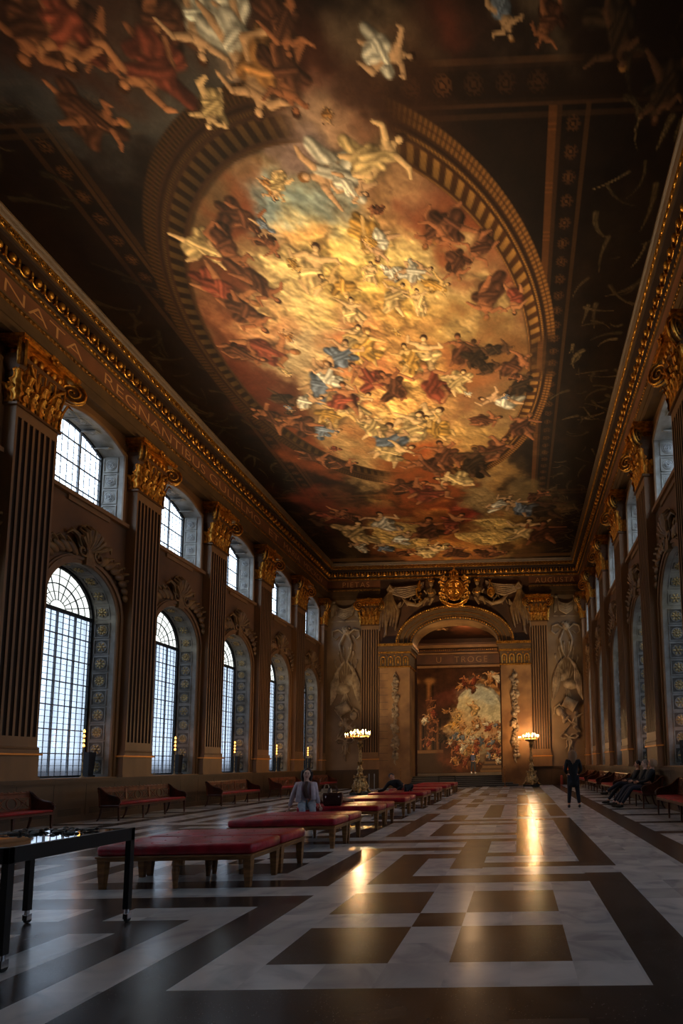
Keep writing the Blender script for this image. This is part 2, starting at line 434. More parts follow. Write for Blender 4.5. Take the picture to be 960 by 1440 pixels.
def shell_cartouche():
    mb = MB(); z0 = SPR + OA + .28
    # scallop shell
    for k in range(9):
        a = math.radians(-64 + 16*k)
        mb.tube([(.06,0,z0+.1),(.2,.28*math.sin(a),z0+.1+.32*math.cos(a)),(.24,.48*math.sin(a),z0+.12+.6*math.cos(a)),(.12,.56*math.sin(a),z0+.14+.72*math.cos(a))], [.03,.055,.075,.035], seg=6)
    mb.ell((.08,0,z0+.42), (.06,.46,.5), seg=14, rows=8)
    # scrolls at its foot
    for s in (-1,1):
        pts = []
        for k in range(15):
            t = k/14; a = PI*.5 + s*0 + t*2.6*PI; r = .2*(1-t*.8)
            pts.append((.16, s*(.3 + r*math.cos(a)), z0 + .04 + r*math.sin(a)))
        mb.tube(pts, .035, seg=6)
        # leafy sprays and drapery going down round the arch
        for j in range(7):
            t = j/6; a = math.radians(20 + 44*t); R = OA + .42 + .12*math.sin(3*t)
            y = s*R*math.sin(a); z = SPR + R*math.cos(a)
            rot = Matrix.Rotation(-s*(a+.5), 3, 'X')
            mb.ell((.09, y, z), (.07, .12, .26-.1*t), seg=8, rows=6, rot=rot)
            mb.tube([(.05,y,z),(.13,y+s*.16,z+.14),(.16,y+s*.3,z+.2),(.1,y+s*.38,z+.12)], [.04,.05,.035,.01], seg=5)
        mb.tube([(.1, s*.3, z0+.2),(.18, s*.55, z0+.42),(.16, s*.72, z0+.5),(.1, s*.82, z0+.36)], [.05,.08,.06,.02], seg=6)
    mb.box(.02,.16,-.16,.16, z0-.32, z0+.06)
    return mb
def make_lower():
    w = empty('window_1')
    struct(w)
    po = outline_lo()
    reveal(po).build('reveal', 'reveal_stone', w)
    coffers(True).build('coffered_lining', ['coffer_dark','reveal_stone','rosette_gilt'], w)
    m = MB(); band(m, po, offset_out(po,.10,SPR), 0, .05); band(m, offset_out(po,.10,SPR), offset_out(po,.2,SPR), 0, .1); band(m, offset_out(po,.2,SPR), offset_out(po,.25,SPR), 0, .06)
    m.box(-.02,.16,-OA-.25,OA+.25,SILL-.1,SILL)
    m.build('surround', 'umber_pilaster', w)
    x = -DEP
    f = MB()
    pin = [(y*(1-.06/OA) if abs(y) > .001 else y, z) for y, z in po]
    # black outer frame and transom
    b = MB(); band(b, offset_out(po,-.07,SPR), po, x-.04, x+.04); b.box(x-.05,x+.05,-OA,OA,SPR-.05,SPR+.05); b.box(x-.04,x+.06,-OA,OA,SILL,SILL+.06)
    b.build('outer_frame', 'window_iron_black', w)
    for k in range(1,4): yy = -OA + 2*OA*k/4; f.box(x-.03,x+.03,yy-.018,yy+.018,SILL+.05,SPR-.05)
    for k in range(4):
        for j in (1,2): yy = -OA + 2*OA*(k+j/3)/4; f.box(x-.012,x+.012,yy-.006,yy+.006,SILL+.05,SPR-.05)
    NR = 7
    for k in range(1,NR): zz = SILL + (SPR-SILL)*k/NR; f.box(x-.025,x+.025,-OA,OA,zz-.014,zz+.014)
    for k in range(NR):
        for j in (1,2,3): zz = SILL + (SPR-SILL)*(k+j/4)/NR; f.box(x-.01,x+.01,-OA,OA,zz-.006,zz+.006)
    f.build('glazing_bars', 'window_iron', w)
    f = MB()
    for k in range(1,10):
        a = PI*k/10; c, s_ = math.cos(a), math.sin(a)
        f.tube([(x,.28*c,SPR+.28*s_),(x,1.27*c,SPR+1.27*s_)], .014, seg=4)
    for r in (.28,.52,.76,1.0):
        f.tube([(x,r*math.cos(PI*k/20),SPR+r*math.sin(PI*k/20)) for k in range(21)], .012 if r != .76 else .022, seg=4)
    f.build('fan_bars', 'window_iron', w)
    g = MB(); g.add([(x,-OA,SILL),(x,OA,SILL),(x,OA,SPR),(x,-OA,SPR)],[(0,1,2,3)]); g.build('pane', 'glass_screen', w)
    g = MB(); n = 20
    g.add([(x,OA*math.cos(PI*k/n), SPR+OA*math.sin(PI*k/n)) for k in range(n+1)],[tuple(range(n+1))]); g.build('fan_pane', 'glass_fan', w)
    shell_cartouche().build('shell_cartouche', 'relief_brown', w, smooth=True)
    return w
def make_upper():
    w = empty('window_2'); struct(w)
    po = outline_up()
    reveal(po).build('reveal', 'reveal_stone', w)
    coffers(False).build('coffered_lining', ['reveal_stone','reveal_stone','rosette_stone'], w)
    m = MB(); o1 = [(y + (.1 if y > 0 else -.1)*(1 if abs(y) > OA-.01 else 0), z + (.1 if z > UE-.01 else 0)) for y, z in po]
    band(m, po, o1, 0, .05); m.box(-.02,.14,-OA-.2,OA+.2,US-.12,US); m.box(0,.06,-OA*.6,OA*.6,US-.26,US-.12)
    m.build('surround', 'umber_pilaster', w)
    x = -DEP; f = MB()
    for k in range(1,3): yy = -OA + 2*OA*k/3; f.box(x-.03,x+.03,yy-.028,yy+.028,US,UE+.36)
    for k in range(3):
        for j in (1,2,3): yy = -OA + 2*OA*(k+j/4)/3; f.box(x-.01,x+.01,yy-.007,yy+.007,US,arch_up(yy))
    for k in range(1,4): zz = US + (UE-US)*k/3.2; f.box(x-.022,x+.022,-OA,OA,zz-.018,zz+.018)
    for k in range(4):
        for j in (1,2,3): zz = US + (UE-US)*(k+j/4)/3.2; (f.box(x-.008,x+.008,-OA,OA,zz-.006,zz+.006) if zz < UE else None)
    f.build('glazing_bars', 'window_iron', w)
    b = MB(); band(b, [(y*.96,z-(.05 if z>US else -.0)) for y,z in po], po, x-.04, x+.04); b.box(x-.04,x+.04,-OA,OA,US,US+.05)
    b.build('outer_frame', 'window_iron_black', w)
    g = MB(); g.add([(x,y,z) for y,z in po],[tuple(range(len(po)))]); g.build('pane', 'glass_clear', w)
    return w
lo = make_lower(); up = make_upper(); wn = 0; first = True
for sgn in (1,-1):
    for i in BAYS:
        if bay(i) - OA < YB or i < 0 and False: continue
        X = XL - WD if sgn > 0 else XR + WD
        a = lo if first else copy_tree(lo); b = up if first else copy_tree(up); first = False
        for o in (a, b):
            wn += 1; o.name = 'window_%d' % wn; place(o, (X, bay(i), 0), 0 if sgn > 0 else PI)

# dado with its panels: one long run per wall
def dado(n, X0, X1, a, b, axis, face):
    mb = MB()
    def bx(u0,u1,w0,w1,z0,z1,mi=0):
        # w measured into the room from the face plane
        if axis == 'y': mb.box(min(X0+face*w0,X0+face*w1),max(X0+face*w0,X0+face*w1),u0,u1,z0,z1,mi)
        else: mb.box(u0,u1,min(X0+face*w0,X0+face*w1),max(X0+face*w0,X0+face*w1),z0,z1,mi)
    bx(a,b,-WD-.05,.02,0,1.02); bx(a,b,0,.04,0,.16); bx(a,b,-WD-.05,.05,1.02,1.06); bx(a,b,-WD-.05,.08,1.06,1.13); bx(a,b,-WD-.05,.04,1.13,1.17)
    u = a; k = 0
    while u < b-.3:
        w = 1.08
        bx(u-.006,u+.006,.02,.023,.16,1.02,1)
        if axis == 'y':
            for j in range(5): bx(u+.15,min(u+w-.15,b),0.02,.024,.2+.035*j,.215+.035*j,2)
        u += w; k += 1
    return struct(mb.build(n, ['dado','groove','vent_dark']))
dado('trim_1', XL, 0, YB, YE, 'y', 1); dado('trim_2', XR, 0, YB, YE, 'y', -1)
dado('trim_3', YE, 0, XL, -8.0, 'x', -1); dado('trim_4', YE, 0, 1.70, XR, 'x', -1)

# ---------------------------------------------------------------- pilaster, local: +x into the room, origin on the front plane
def leaf(mb, base, out, side, w, h, curl, mi=0):
    base = Vector(base); out = Vector(out); side = Vector(side); up = Vector((0,0,1)); rows = 13; cols = 7; vs = []
    for i in range(rows):
        t = i/(rows-1)
        o = curl*t**2.4; z = h*(t if t < .82 else .82 + (t-.82)*.1 - (t-.82)*.6)
        ww = w*.5*(math.sin(PI*(.25+.74*t))**.8)*(1+.32*math.cos(t*4*2*PI))
        for j in range(cols):
            s_ = (j/(cols-1)-.5)*2
            vs.append(tuple(base + out*(.03+o+.045*(1-abs(s_))*(1-t*.3) - .03*(j % 2)) + side*ww*s_ + up*z))
    fs = [(i*cols+j, i*cols+j+1, (i+1)*cols+j+1, (i+1)*cols+j) for i in range(rows-1) for j in range(cols-1)]
    mb.add(vs, fs, mi)
def spiral(mb, c, ax, ay, nrm, r0, mi=0, turns=2.3, rad=.034, s=1):
    pts = []; rs = []
    n = int(turns*14)
    for k in range(n+1):
        t = k/n; a = s*(PI/2 - t*turns*2*PI) if s > 0 else (PI/2 + t*turns*2*PI)
        r = r0*(1-t)**.9 + .018
        pts.append(tuple(Vector(c) + Vector(ax)*r*math.cos(a) + Vector(ay)*r*math.sin(a) + Vector(nrm)*(.02*t))); rs.append(rad*(1-.45*t))
    mb.tube(pts, rs, seg=6, mi=mi)
def make_pilaster(width=1.2, depth=WD, z_shaft=(1.85,10.42), full_caps=True):
    p = empty('pilaster')
    h = width/2
    m = MB()
    m.box(-depth,0,-h-.07,h+.07,1.17,1.79); m.box(-depth,.03,-h-.1,h+.1,1.17,1.24)
    m.build('pedestal', 'umber_pilaster', p)
    m = MB(); m.box(-depth,.05,-h-.12,h+.12,1.79,1.835); m.build('gilt_fillet', 'gold_line', p)
    m = MB(); m.box(-depth,.02,-h-.05,h+.05,1.835,1.93)
    m.tube([(0,-h-.03,1.96),(0,h+.03,1.96)],.035,seg=8); m.box(-depth,.0,-h-.02,h+.02,1.93,2.0)
    m.build('base', 'umber_pilaster', p)
    # fluted shaft
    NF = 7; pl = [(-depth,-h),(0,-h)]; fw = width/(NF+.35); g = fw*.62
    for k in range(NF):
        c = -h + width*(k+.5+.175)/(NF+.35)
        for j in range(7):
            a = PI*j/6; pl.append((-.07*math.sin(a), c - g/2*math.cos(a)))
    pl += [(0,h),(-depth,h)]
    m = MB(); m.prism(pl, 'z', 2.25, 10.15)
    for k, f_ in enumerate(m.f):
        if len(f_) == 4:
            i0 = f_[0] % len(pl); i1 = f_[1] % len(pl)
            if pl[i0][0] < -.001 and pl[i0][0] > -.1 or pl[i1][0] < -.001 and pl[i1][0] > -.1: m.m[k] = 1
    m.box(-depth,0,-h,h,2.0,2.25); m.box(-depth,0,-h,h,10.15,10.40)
    m.build('fluted_shaft', ['umber_pilaster','flute_shade'], p)
    # capital
    c = empty('capital'); c.parent = p
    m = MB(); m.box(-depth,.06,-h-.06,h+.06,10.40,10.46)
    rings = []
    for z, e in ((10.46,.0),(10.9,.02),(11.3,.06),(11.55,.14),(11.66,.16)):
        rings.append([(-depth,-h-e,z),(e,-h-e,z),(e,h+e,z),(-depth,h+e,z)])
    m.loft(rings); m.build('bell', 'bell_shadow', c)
    m = MB()
    for k in range(5):
        y = -h + width*(k+.5)/5
        leaf(m, (0,y,10.46), (1,0,0), (0,1,0), .25, .62, .2)
    for k in range(3):
        y = -h + width*(k+.5)/3
        leaf(m, (.0,y+0,10.6), (1,0,0), (0,1,0), .27, .85, .22)
    for k in range(4):
        y = -h + width*(k+.5)/4
        leaf(m, (.03,y,11.05), (1,0,0), (0,1,0), .2, .6, .14)
        m.tube([(.08,y+.1,11.0),(.14,y+.13,11.3),(.2,y+.08,11.5),(.18,y,11.52)],[.02,.026,.026,.012],seg=5)
    for s in (-1,1):
        for k in range(1 if depth < .2 else 2):
            x = -depth*(k+.5)/(1 if depth < .2 else 2)
            leaf(m, (x, s*h, 10.46), (0,s,0), (1,0,0), .22, .55, .16)
        leaf(m, (.0, s*h, 10.5), (.7,.7*s,0), (-.7*s,.7,0), .3, .95, .26)
        # stalks rising to the volutes
        m.tube([(.06,s*.12,10.9),(.13,s*.3,11.3),(.2,s*(h-.08),11.52)], [.03,.035,.045], seg=6)
    m.build('acanthus_leaves', 'gold', c, smooth=True)
    for s in (-1,1):
        m = MB(); dv = Vector((.7071, s*.7071, 0)); nv = Vector((.7071, -s*.7071, 0)); cc = Vector((.03, s*(h-.02), 11.64)) + dv*.25
        spiral(m, tuple(cc+nv*.06), tuple(dv), (0,0,1), tuple(nv), .30, rad=.036)
        spiral(m, tuple(cc-nv*.06), tuple(dv), (0,0,1), tuple(-nv), .30, rad=.036)
        m.T = Matrix(((dv.x,0,nv.x,cc.x),(dv.y,0,nv.y,cc.y),(0,1,0,cc.z),(0,0,0,1)))
        m.lathe([(.0,-.05),(.24,-.05),(.26,0),(.24,.05),(0,.05)], seg=16, mi=1)
        m.build('volute', ['gold','bell_shadow'], c, smooth=50)
    m = MB()
    m.box(-depth,.12,-h-.04,h+.04,11.66,11.86)
    for k in range(5):
        y = -h + .22 + (width-.44)*k/4
        m.ell((.16,y,11.75), (.07,.075,.1), seg=8, rows=6)
    for s in (-1,1): m.ell((-depth*.4,s*(h+.06),11.75), (.07,.07,.1), seg=8, rows=6)
    m.box(-depth,.3,-h-.22,h+.22,11.94,12.0); m.box(-depth,.34,-h-.27,h+.27,12.0,12.1)
    for k in range(9):
        y = -h-.2 + (width+.4)*k/8; m.ell((.33,y,12.05), (.035,.05,.04), seg=6, rows=4)
    m.box(-depth,.1,-h-.1,h+.1,11.86,11.94)
    # flower in the middle of the abacus
    for k in range(6):
        a = 2*PI*k/6; m.ell((.36, .09*math.cos(a), 12.0+.09*math.sin(a)), (.04,.06,.06), seg=6, rows=4)
    m.ell((.4,0,12.0),(.05,.05,.05), seg=8, rows=5)
    m.build('abacus', 'gold', c, smooth=40)
    return p
pil = make_pilaster()
ordn = ['nearest','second','third','fourth','fifth']
n = 0
for sgn in (1,-1):
    for i in range(-2, 7):
        y = bay(i) + PITCH/2
        if y < YB+1: continue
        if y > YE-.3 : continue
        o = pil if n == 0 else copy_tree(pil)
        n += 1
        side = 'left' if sgn > 0 else 'right'
        place(o, (XL if sgn > 0 else XR, y, 0), 0 if sgn > 0 else PI)
        vis = {0:'nearest', 1:'second nearest', 2:'third nearest', 3:'fourth nearest', 4:'fifth nearest'}
        k = i
        lab = ('brown fluted pilaster with gilt capital, %s of those seen on the %s wall' % (vis[k], side)) if k in vis else 'brown fluted pilaster with gilt capital on the %s wall %s' % (side, {-2:'far behind the viewer',-1:'beside the viewer',5:'at the far corner',6:'beyond'}[k])
        tag(o, lab, 'pilaster', 'fluted pilasters along the side walls')
# quarter pilasters in the far corners
for sgn in (1,-1):
    o = copy_tree(pil); place(o, (XL if sgn > 0 else XR, YE+.06, 0), 0 if sgn > 0 else PI)
    tag(o, 'partly hidden pilaster with gilt capital in the far %s corner' % ('left' if sgn > 0 else 'right'), 'pilaster', 'corner pilasters')
pe = make_pilaster(width=1.14, depth=.15)
tag(pe, 'fluted pilaster with gilt capital left of the great arch', 'pilaster', 'pilasters beside the great arch'); place(pe, (-8.62, YE-.15, 0), -PI/2)
o = copy_tree(pe); place(o, (2.2, YE-.15, 0), -PI/2); tag(o, 'fluted pilaster with gilt capital right of the great arch', 'pilaster', 'pilasters beside the great arch')

# ---------------------------------------------------------------- entablature runs, local: +x into the room, y along
def entab(nm, T, L, parts=(1,1), letters=(), skip=None):
    b = MB(); b.T = T
    lo_, co_ = parts
    if lo_:
        b.box(-.4,0,0,L,ZA,12.42,0); b.box(-.4,.035,0,L,12.42,12.73,0); b.box(-.4,.075,0,L,12.82,12.87,0)
        b.box(-.4,0,0,L,ZF,ZC,1)
    if co_:
        b.box(-.4,.06,0,L,ZC,13.47,0); b.box(-.4,.05,0,L,13.56,13.66,0)
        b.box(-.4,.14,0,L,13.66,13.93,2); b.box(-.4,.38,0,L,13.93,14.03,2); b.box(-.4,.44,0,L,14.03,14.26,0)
        b.prism([(-.4,14.26),(.47,14.26),(.5,14.29),(.52,14.35),(.56,14.4),(.58,14.41),(.58,14.44),(-.4,14.44)], 'y', 0, L, 0) if False else None
        pf = [(-.4,14.26),(.46,14.26),(.49,14.30),(.52,14.36),(.57,14.40),(.58,14.44),(-.4,14.44)]
        b.loft([[(x,0,z) for x,z in pf],[(x,L,z) for x,z in pf]], 0)
    o = struct(b.build(nm, ['architrave_paint','frieze_paint','soffit_dark']))
    if lo_:
        m = MB(); m.T = T; m.box(-.01,.045,0,L,12.73,12.82)
        k = 0
        while k*.13 < L: m.ell((.05,k*.13+.06,12.775), (.035,.05,.045), seg=5, rows=4); k += 1
        m.build('leaf_moulding', 'gold_dull', o, smooth=True)
    if co_:
        m = MB(); m.T = T; m.box(0,.07,0,L,13.47,13.56)
        k = 0
        while k*.14 < L: m.ell((.075,k*.14+.07,13.515), (.035,.055,.05), seg=5, rows=4); k += 1
        m.build('bead_moulding', 'gold', o, smooth=True)
        m = MB(); m.T = T; k = 0
        while k*.36 < L:
            y = k*.36+.18
            m.ell((.20,y,13.80), (.09,.085,.11), seg=8, rows=6)
            m.tube([(.15,y-.13*math.cos(a),13.80+.13*math.sin(a)) for a in [math.radians(q) for q in range(-150,-29,20)]], .022, seg=4)
            m.box(.13,.22,y+.155,y+.205,13.68,13.92)
            m.ell((.2,y+.18,13.8),(.04,.035,.05),seg=5,rows=4)
            k += 1
        m.build('egg_moulding', 'gold', o, smooth=True)
        m = MB(); m.T = T; k = 0
        while k*.22 < L:
            y = k*.22+.11
            m.tube([(.45,y+.07*math.cos(a),14.15+.075*math.sin(a)) for a in [2*PI*j/8 for j in range(8)]], .018, seg=4, closed=True)
            m.ell((.45,y,14.15),(.02,.028,.03),seg=5,rows=4); m.ell((.45,y+.11,14.15),(.018,.018,.07),seg=5,rows=4)
            k += 1
        m.box(.435,.455,0,L,14.04,14.06); m.box(.435,.455,0,L,14.235,14.26)
        m.build('guilloche_band', 'gold', o, smooth=True)
    return o
def text(s, parent, T, size, name='inscription', mt='letter_gold', ext=.004, center=True, sp=1.0):
    cu = bpy.data.curves.new(name, 'FONT'); cu.body = s; cu.size = size; cu.extrude = ext; cu.space_character = sp
    cu.align_x = 'CENTER' if center else 'LEFT'; cu.align_y = 'CENTER'; cu.offset = -.008
    cu.materials.append(MAT[mt])
    o = bpy.data.objects.new(name, cu); COL.objects.link(o); o.parent = parent; o.matrix_local = T
    return o
LEN = YE - YB
tl = entab('trim_5', Matrix.Translation((XL,YB,0)), LEN)
tr = entab('trim_6', Matrix.Translation((XR,YE,0)) @ Matrix.Rotation(PI,4,'Z'), LEN)
# end wall: cornice over the full width, architrave and frieze only beside the arch
te = entab('trim_7', Matrix.Translation((XL,YE-.04,0)) @ Matrix.Rotation(-PI/2,4,'Z'), XR-XL, parts=(0,1))
ta = entab('trim_8', Matrix.Translation((XL,YE-.04,0)) @ Matrix.Rotation(-PI/2,4,'Z'), -8.0-XL, parts=(1,0))
tb = entab('trim_9', Matrix.Translation((1.66,YE-.04,0)) @ Matrix.Rotation(-PI/2,4,'Z'), XR-1.66, parts=(1,0))
# letters, readable from the room
def Tl(y): return Matrix(((0,0,1,XL+.004),(1,0,0,y),(0,1,0,13.14),(0,0,0,1)))
for w, a, b in (('DESTINATA',4.6,9.35),('REGNANTIBUS',10.2,15.5),('GULIELMO',15.85,20.2),('ET',21.1,22.2),('MARIA',22.85,25.0),('MDCXCIV',25.6,28.6)):
    t = text(w, tl, Tl((a+b)/2), .5); bpy.context.view_layer.update()
    t.matrix_local = Tl((a+b)/2) @ Matrix.Diagonal(((b-a)/max(t.dimensions.x,.1), 1, 1, 1))
def Te(x, z, y=YE-.045): return Matrix(((1,0,0,x),(0,0,-1,y),(0,1,0,z),(0,0,0,1)))
t = text('PIETAS', ta, Te(-9.6,13.14), .5, sp=1.25); t = text('AUGUSTA', tb, Te(3.35,13.14), .48, sp=1.25)
# ---------------------------------------------------------------- painted surfaces
def noise(h, w, cell, seed):
    r = np.random.default_rng(seed); gh = int(h/cell)+3; gw = int(w/cell)+3; g = r.random((gh, gw))
    y = np.arange(h)/cell; x = np.arange(w)/cell; yi = y.astype(int); xi = x.astype(int)
    fy = y-yi; fx = x-xi; fy = fy*fy*(3-2*fy); fx = fx*fx*(3-2*fx)
    a = g[yi][:,xi]; b = g[yi][:,xi+1]; c = g[yi+1][:,xi]; d = g[yi+1][:,xi+1]
    fx = fx[None,:]; fy = fy[:,None]
    return (a*(1-fx)+b*fx)*(1-fy) + (c*(1-fx)+d*fx)*fy
def fbm(h, w, cell, seed, oct=5):
    s = 0; a = .5; t = 0
    for k in range(oct):
        s = s + a*noise(h, w, max(1.01, cell/2**k), seed+k*13); t += a; a *= .55
    return s/t
GROW = .24
class Canvas:
    def __init__(s, x0, x1, y0, y1, cell, base, seed=1):
        s.x0, s.y0, s.c = x0, y0, cell; s.W = int((x1-x0)/cell)+1; s.H = int((y1-y0)/cell)+1
        s.a = np.ones((s.H, s.W, 3))*np.array(base, float)
        s.X, s.Y = np.meshgrid(x0+np.arange(s.W)*cell, y0+np.arange(s.H)*cell)
        s.n1 = fbm(s.H, s.W, 1.0/cell, seed) - .5; s.n2 = fbm(s.H, s.W, 1.0/cell, seed+100) - .5
        s.n3 = fbm(s.H, s.W, .35/cell, seed+200) - .5
    def win(s, x0, x1, y0, y1):
        i0 = max(0, int((y0-s.y0)/s.c)); i1 = min(s.H, int((y1-s.y0)/s.c)+2); j0 = max(0, int((x0-s.x0)/s.c)); j1 = min(s.W, int((x1-s.x0)/s.c)+2)
        if i1 <= i0 or j1 <= j0: return None
        return slice(i0,i1), slice(j0,j1)
    def mix(s, w, k, col):
        s.a[w] = s.a[w]*(1-k[...,None]) + (np.asarray(col, float) if np.ndim(col) != 1 else np.array(col, float))*k[...,None]
    def patch(s, x, y, rx, ry, col, st=1., warp=1.3):
        w = s.win(x-2.6*rx, x+2.6*rx, y-2.6*ry, y+2.6*ry)
        if not w: return
        dx = (s.X[w]-x + s.n1[w]*warp*2*rx)/rx; dy = (s.Y[w]-y + s.n2[w]*warp*2*ry)/ry
        d = dx*dx+dy*dy; k = st*np.exp(-(d/1.3)**1.6)
        c = np.array(col, float)*(1 + .3*s.n3[w] + .2*s.n1[w])[...,None]
        s.mix(w, k, c)
    def cap(s, p, q, r0, r1, col, L=(-.5,.6), hard=.25, fold=0.):
        m = max(r0, r1)*1.3
        w = s.win(min(p[0],q[0])-m, max(p[0],q[0])+m, min(p[1],q[1])-m, max(p[1],q[1])+m)
        if not w: return
        ex, ey = q[0]-p[0], q[1]-p[1]; LL = ex*ex+ey*ey+1e-9
        X = s.X[w]-p[0]; Y = s.Y[w]-p[1]
        t = np.clip((X*ex+Y*ey)/LL, 0, 1); dx = X-t*ex; dy = Y-t*ey; r = (r0+(r1-r0)*t)*(1+.18*s.n3[w]*2); d = np.hypot(dx, dy)/r
        k = np.clip((1-d)/hard, 0, 1)
        nz = np.sqrt(np.clip(1-d*d, 0, 1)); sh = .42 + .5*nz + .42*(dx*L[0]+dy*L[1])/r
        if fold: sh = sh*(1 + fold*np.sin((dx*ey-dy*ex)/math.sqrt(LL)/m*9 + t*3 + s.n1[w]*14))
        c = np.array(col, float)*(np.clip(sh, .15, 1.35)*(1+.5*s.n3[w]))[...,None]
        s.mix(w, k, c)
    def figure(s, fx, fy, hx, hy, pal, seed):
        r = np.random.default_rng(seed); PAL = [((150,92,56),(84,50,32)),((218,174,116),(196,162,104)),((200,154,108),(206,194,166)),((206,156,106),(160,108,56)),((190,146,100),(104,112,122)),((84,56,36),(50,36,24)),((170,110,68),(124,60,40)),((216,170,100),(184,136,62))]
        sk, dr = PAL[pal % 8]; H = np.array((hx,hy)); F = np.array((fx,fy)); v = H-F; F = F - v*GROW; H = H + v*GROW; v = H-F; Lh = np.linalg.norm(v)+1e-6; u = v/Lh; n = np.array((-u[1],u[0]))
        bend = (r.random()-.5)*.45; R = Lh
        P = lambda t, o: F + u*Lh*t + n*Lh*(o + bend*math.sin(t*PI))
        jit = lambda c, a=.8, b=.35: (lambda q: tuple(min(255,x*q) for x in c))(a+b*r.random())
        hip = P(.44, 0); che = P(.68, 0); neck = P(.83, 0); head = P(.92, (r.random()-.5)*.08)
        dk = tuple(x*.45 for x in dr)
        # soft shadow and billowing cloth behind
        s.cap(P(.35,.05), P(.7,-.04), R*.26, R*.22, tuple(x*.38 for x in sk), hard=.9)
        for k in range(4):
            a = P(.25+.35*r.random(), (r.random()-.5)*.15); b = a + (r.random(2)-.5)*R*.6; s.cap(a, b, R*.15, R*(.08+.07*r.random()), jit(dr,.6,.5), fold=.22, hard=.35)
        for sd in (-1,1):
            kn = P(.22+.1*r.random(), sd*(.07+.16*r.random())); ft = kn + (F-hip)*.42 + n*R*(r.random()-.5)*.3
            s.cap(hip+n*R*.05*sd, kn, R*.1, R*.075, sk, hard=.3); s.cap(kn, ft, R*.072, R*.035, sk, hard=.3)
        s.cap(hip, che, R*.13, R*.15, sk, hard=.3); s.cap(che, neck, R*.13, R*.05, sk, hard=.35); s.cap(P(.74,-.1), P(.74,.1), R*.07, R*.07, sk, hard=.4)
        s.cap(P(.5,-.1), P(.3,.12*(r.random()*2-1)), R*.15, R*.17, dr, fold=.2, hard=.3); s.cap(P(.52,.08), P(.4,-.12), R*.08, R*.1, jit(dr,.9,.4), fold=.2, hard=.4)
        if r.random() < .55: s.cap(P(.75,.1), P(.4,-.1), R*.07, R*.12, jit(dr), fold=.2, hard=.4)
        for sd in (-1,1):
            sh = P(.77, sd*.13); el = sh + n*sd*R*(.1+.1*r.random()) + u*R*(r.random()-.6)*.26; ha = el + n*sd*R*.14*(r.random()*2-.6) + u*R*(r.random()-.35)*.28
            s.cap(sh, el, R*.058, R*.045, sk, hard=.35); s.cap(el, ha, R*.045, R*.028, sk, hard=.35)
        s.cap(head+u*R*.02, head+u*R*.045, R*.078, R*.07, (64,38,22) if r.random()<.7 else (140,94,48), hard=.3); s.cap(head-u*R*.012, head, R*.055, R*.055, jit(sk,1,.15), hard=.3)
    def mesh(s, name, mt, fn, parent=None):
        """fn maps (X,Y) arrays to N x 3 coordinates"""
        co = fn(s.X.ravel(), s.Y.ravel()); nv = s.H*s.W
        i = np.arange((s.H-1)*(s.W-1)); r_ = i//(s.W-1); c_ = i % (s.W-1); a = r_*s.W+c_
        q = np.stack([a, a+1, a+s.W+1, a+s.W], 1).astype(np.int32)
        me = bpy.data.meshes.new(name); me.vertices.add(nv); me.vertices.foreach_set('co', co.astype(np.float32).ravel())
        me.loops.add(q.size); me.loops.foreach_set('vertex_index', q.ravel()); me.polygons.add(len(q)); me.polygons.foreach_set('loop_start', (np.arange(len(q))*4).astype(np.int32))
        me.update(calc_edges=True)
        at = me.color_attributes.new('Paint', 'FLOAT_COLOR', 'POINT'); c = np.clip(s.a/255, 0, 1)
        c = np.where(c <= .04045, c/12.92, ((c+.055)/1.055)**2.4).reshape(-1,3)
        at.data.foreach_set('color', np.concatenate([c, np.ones((nv,1))], 1).astype(np.float32).ravel())
        me.materials.append(MAT[mt]); o = bpy.data.objects.new(name, me); COL.objects.link(o)
        if parent: o.parent = parent
        return o
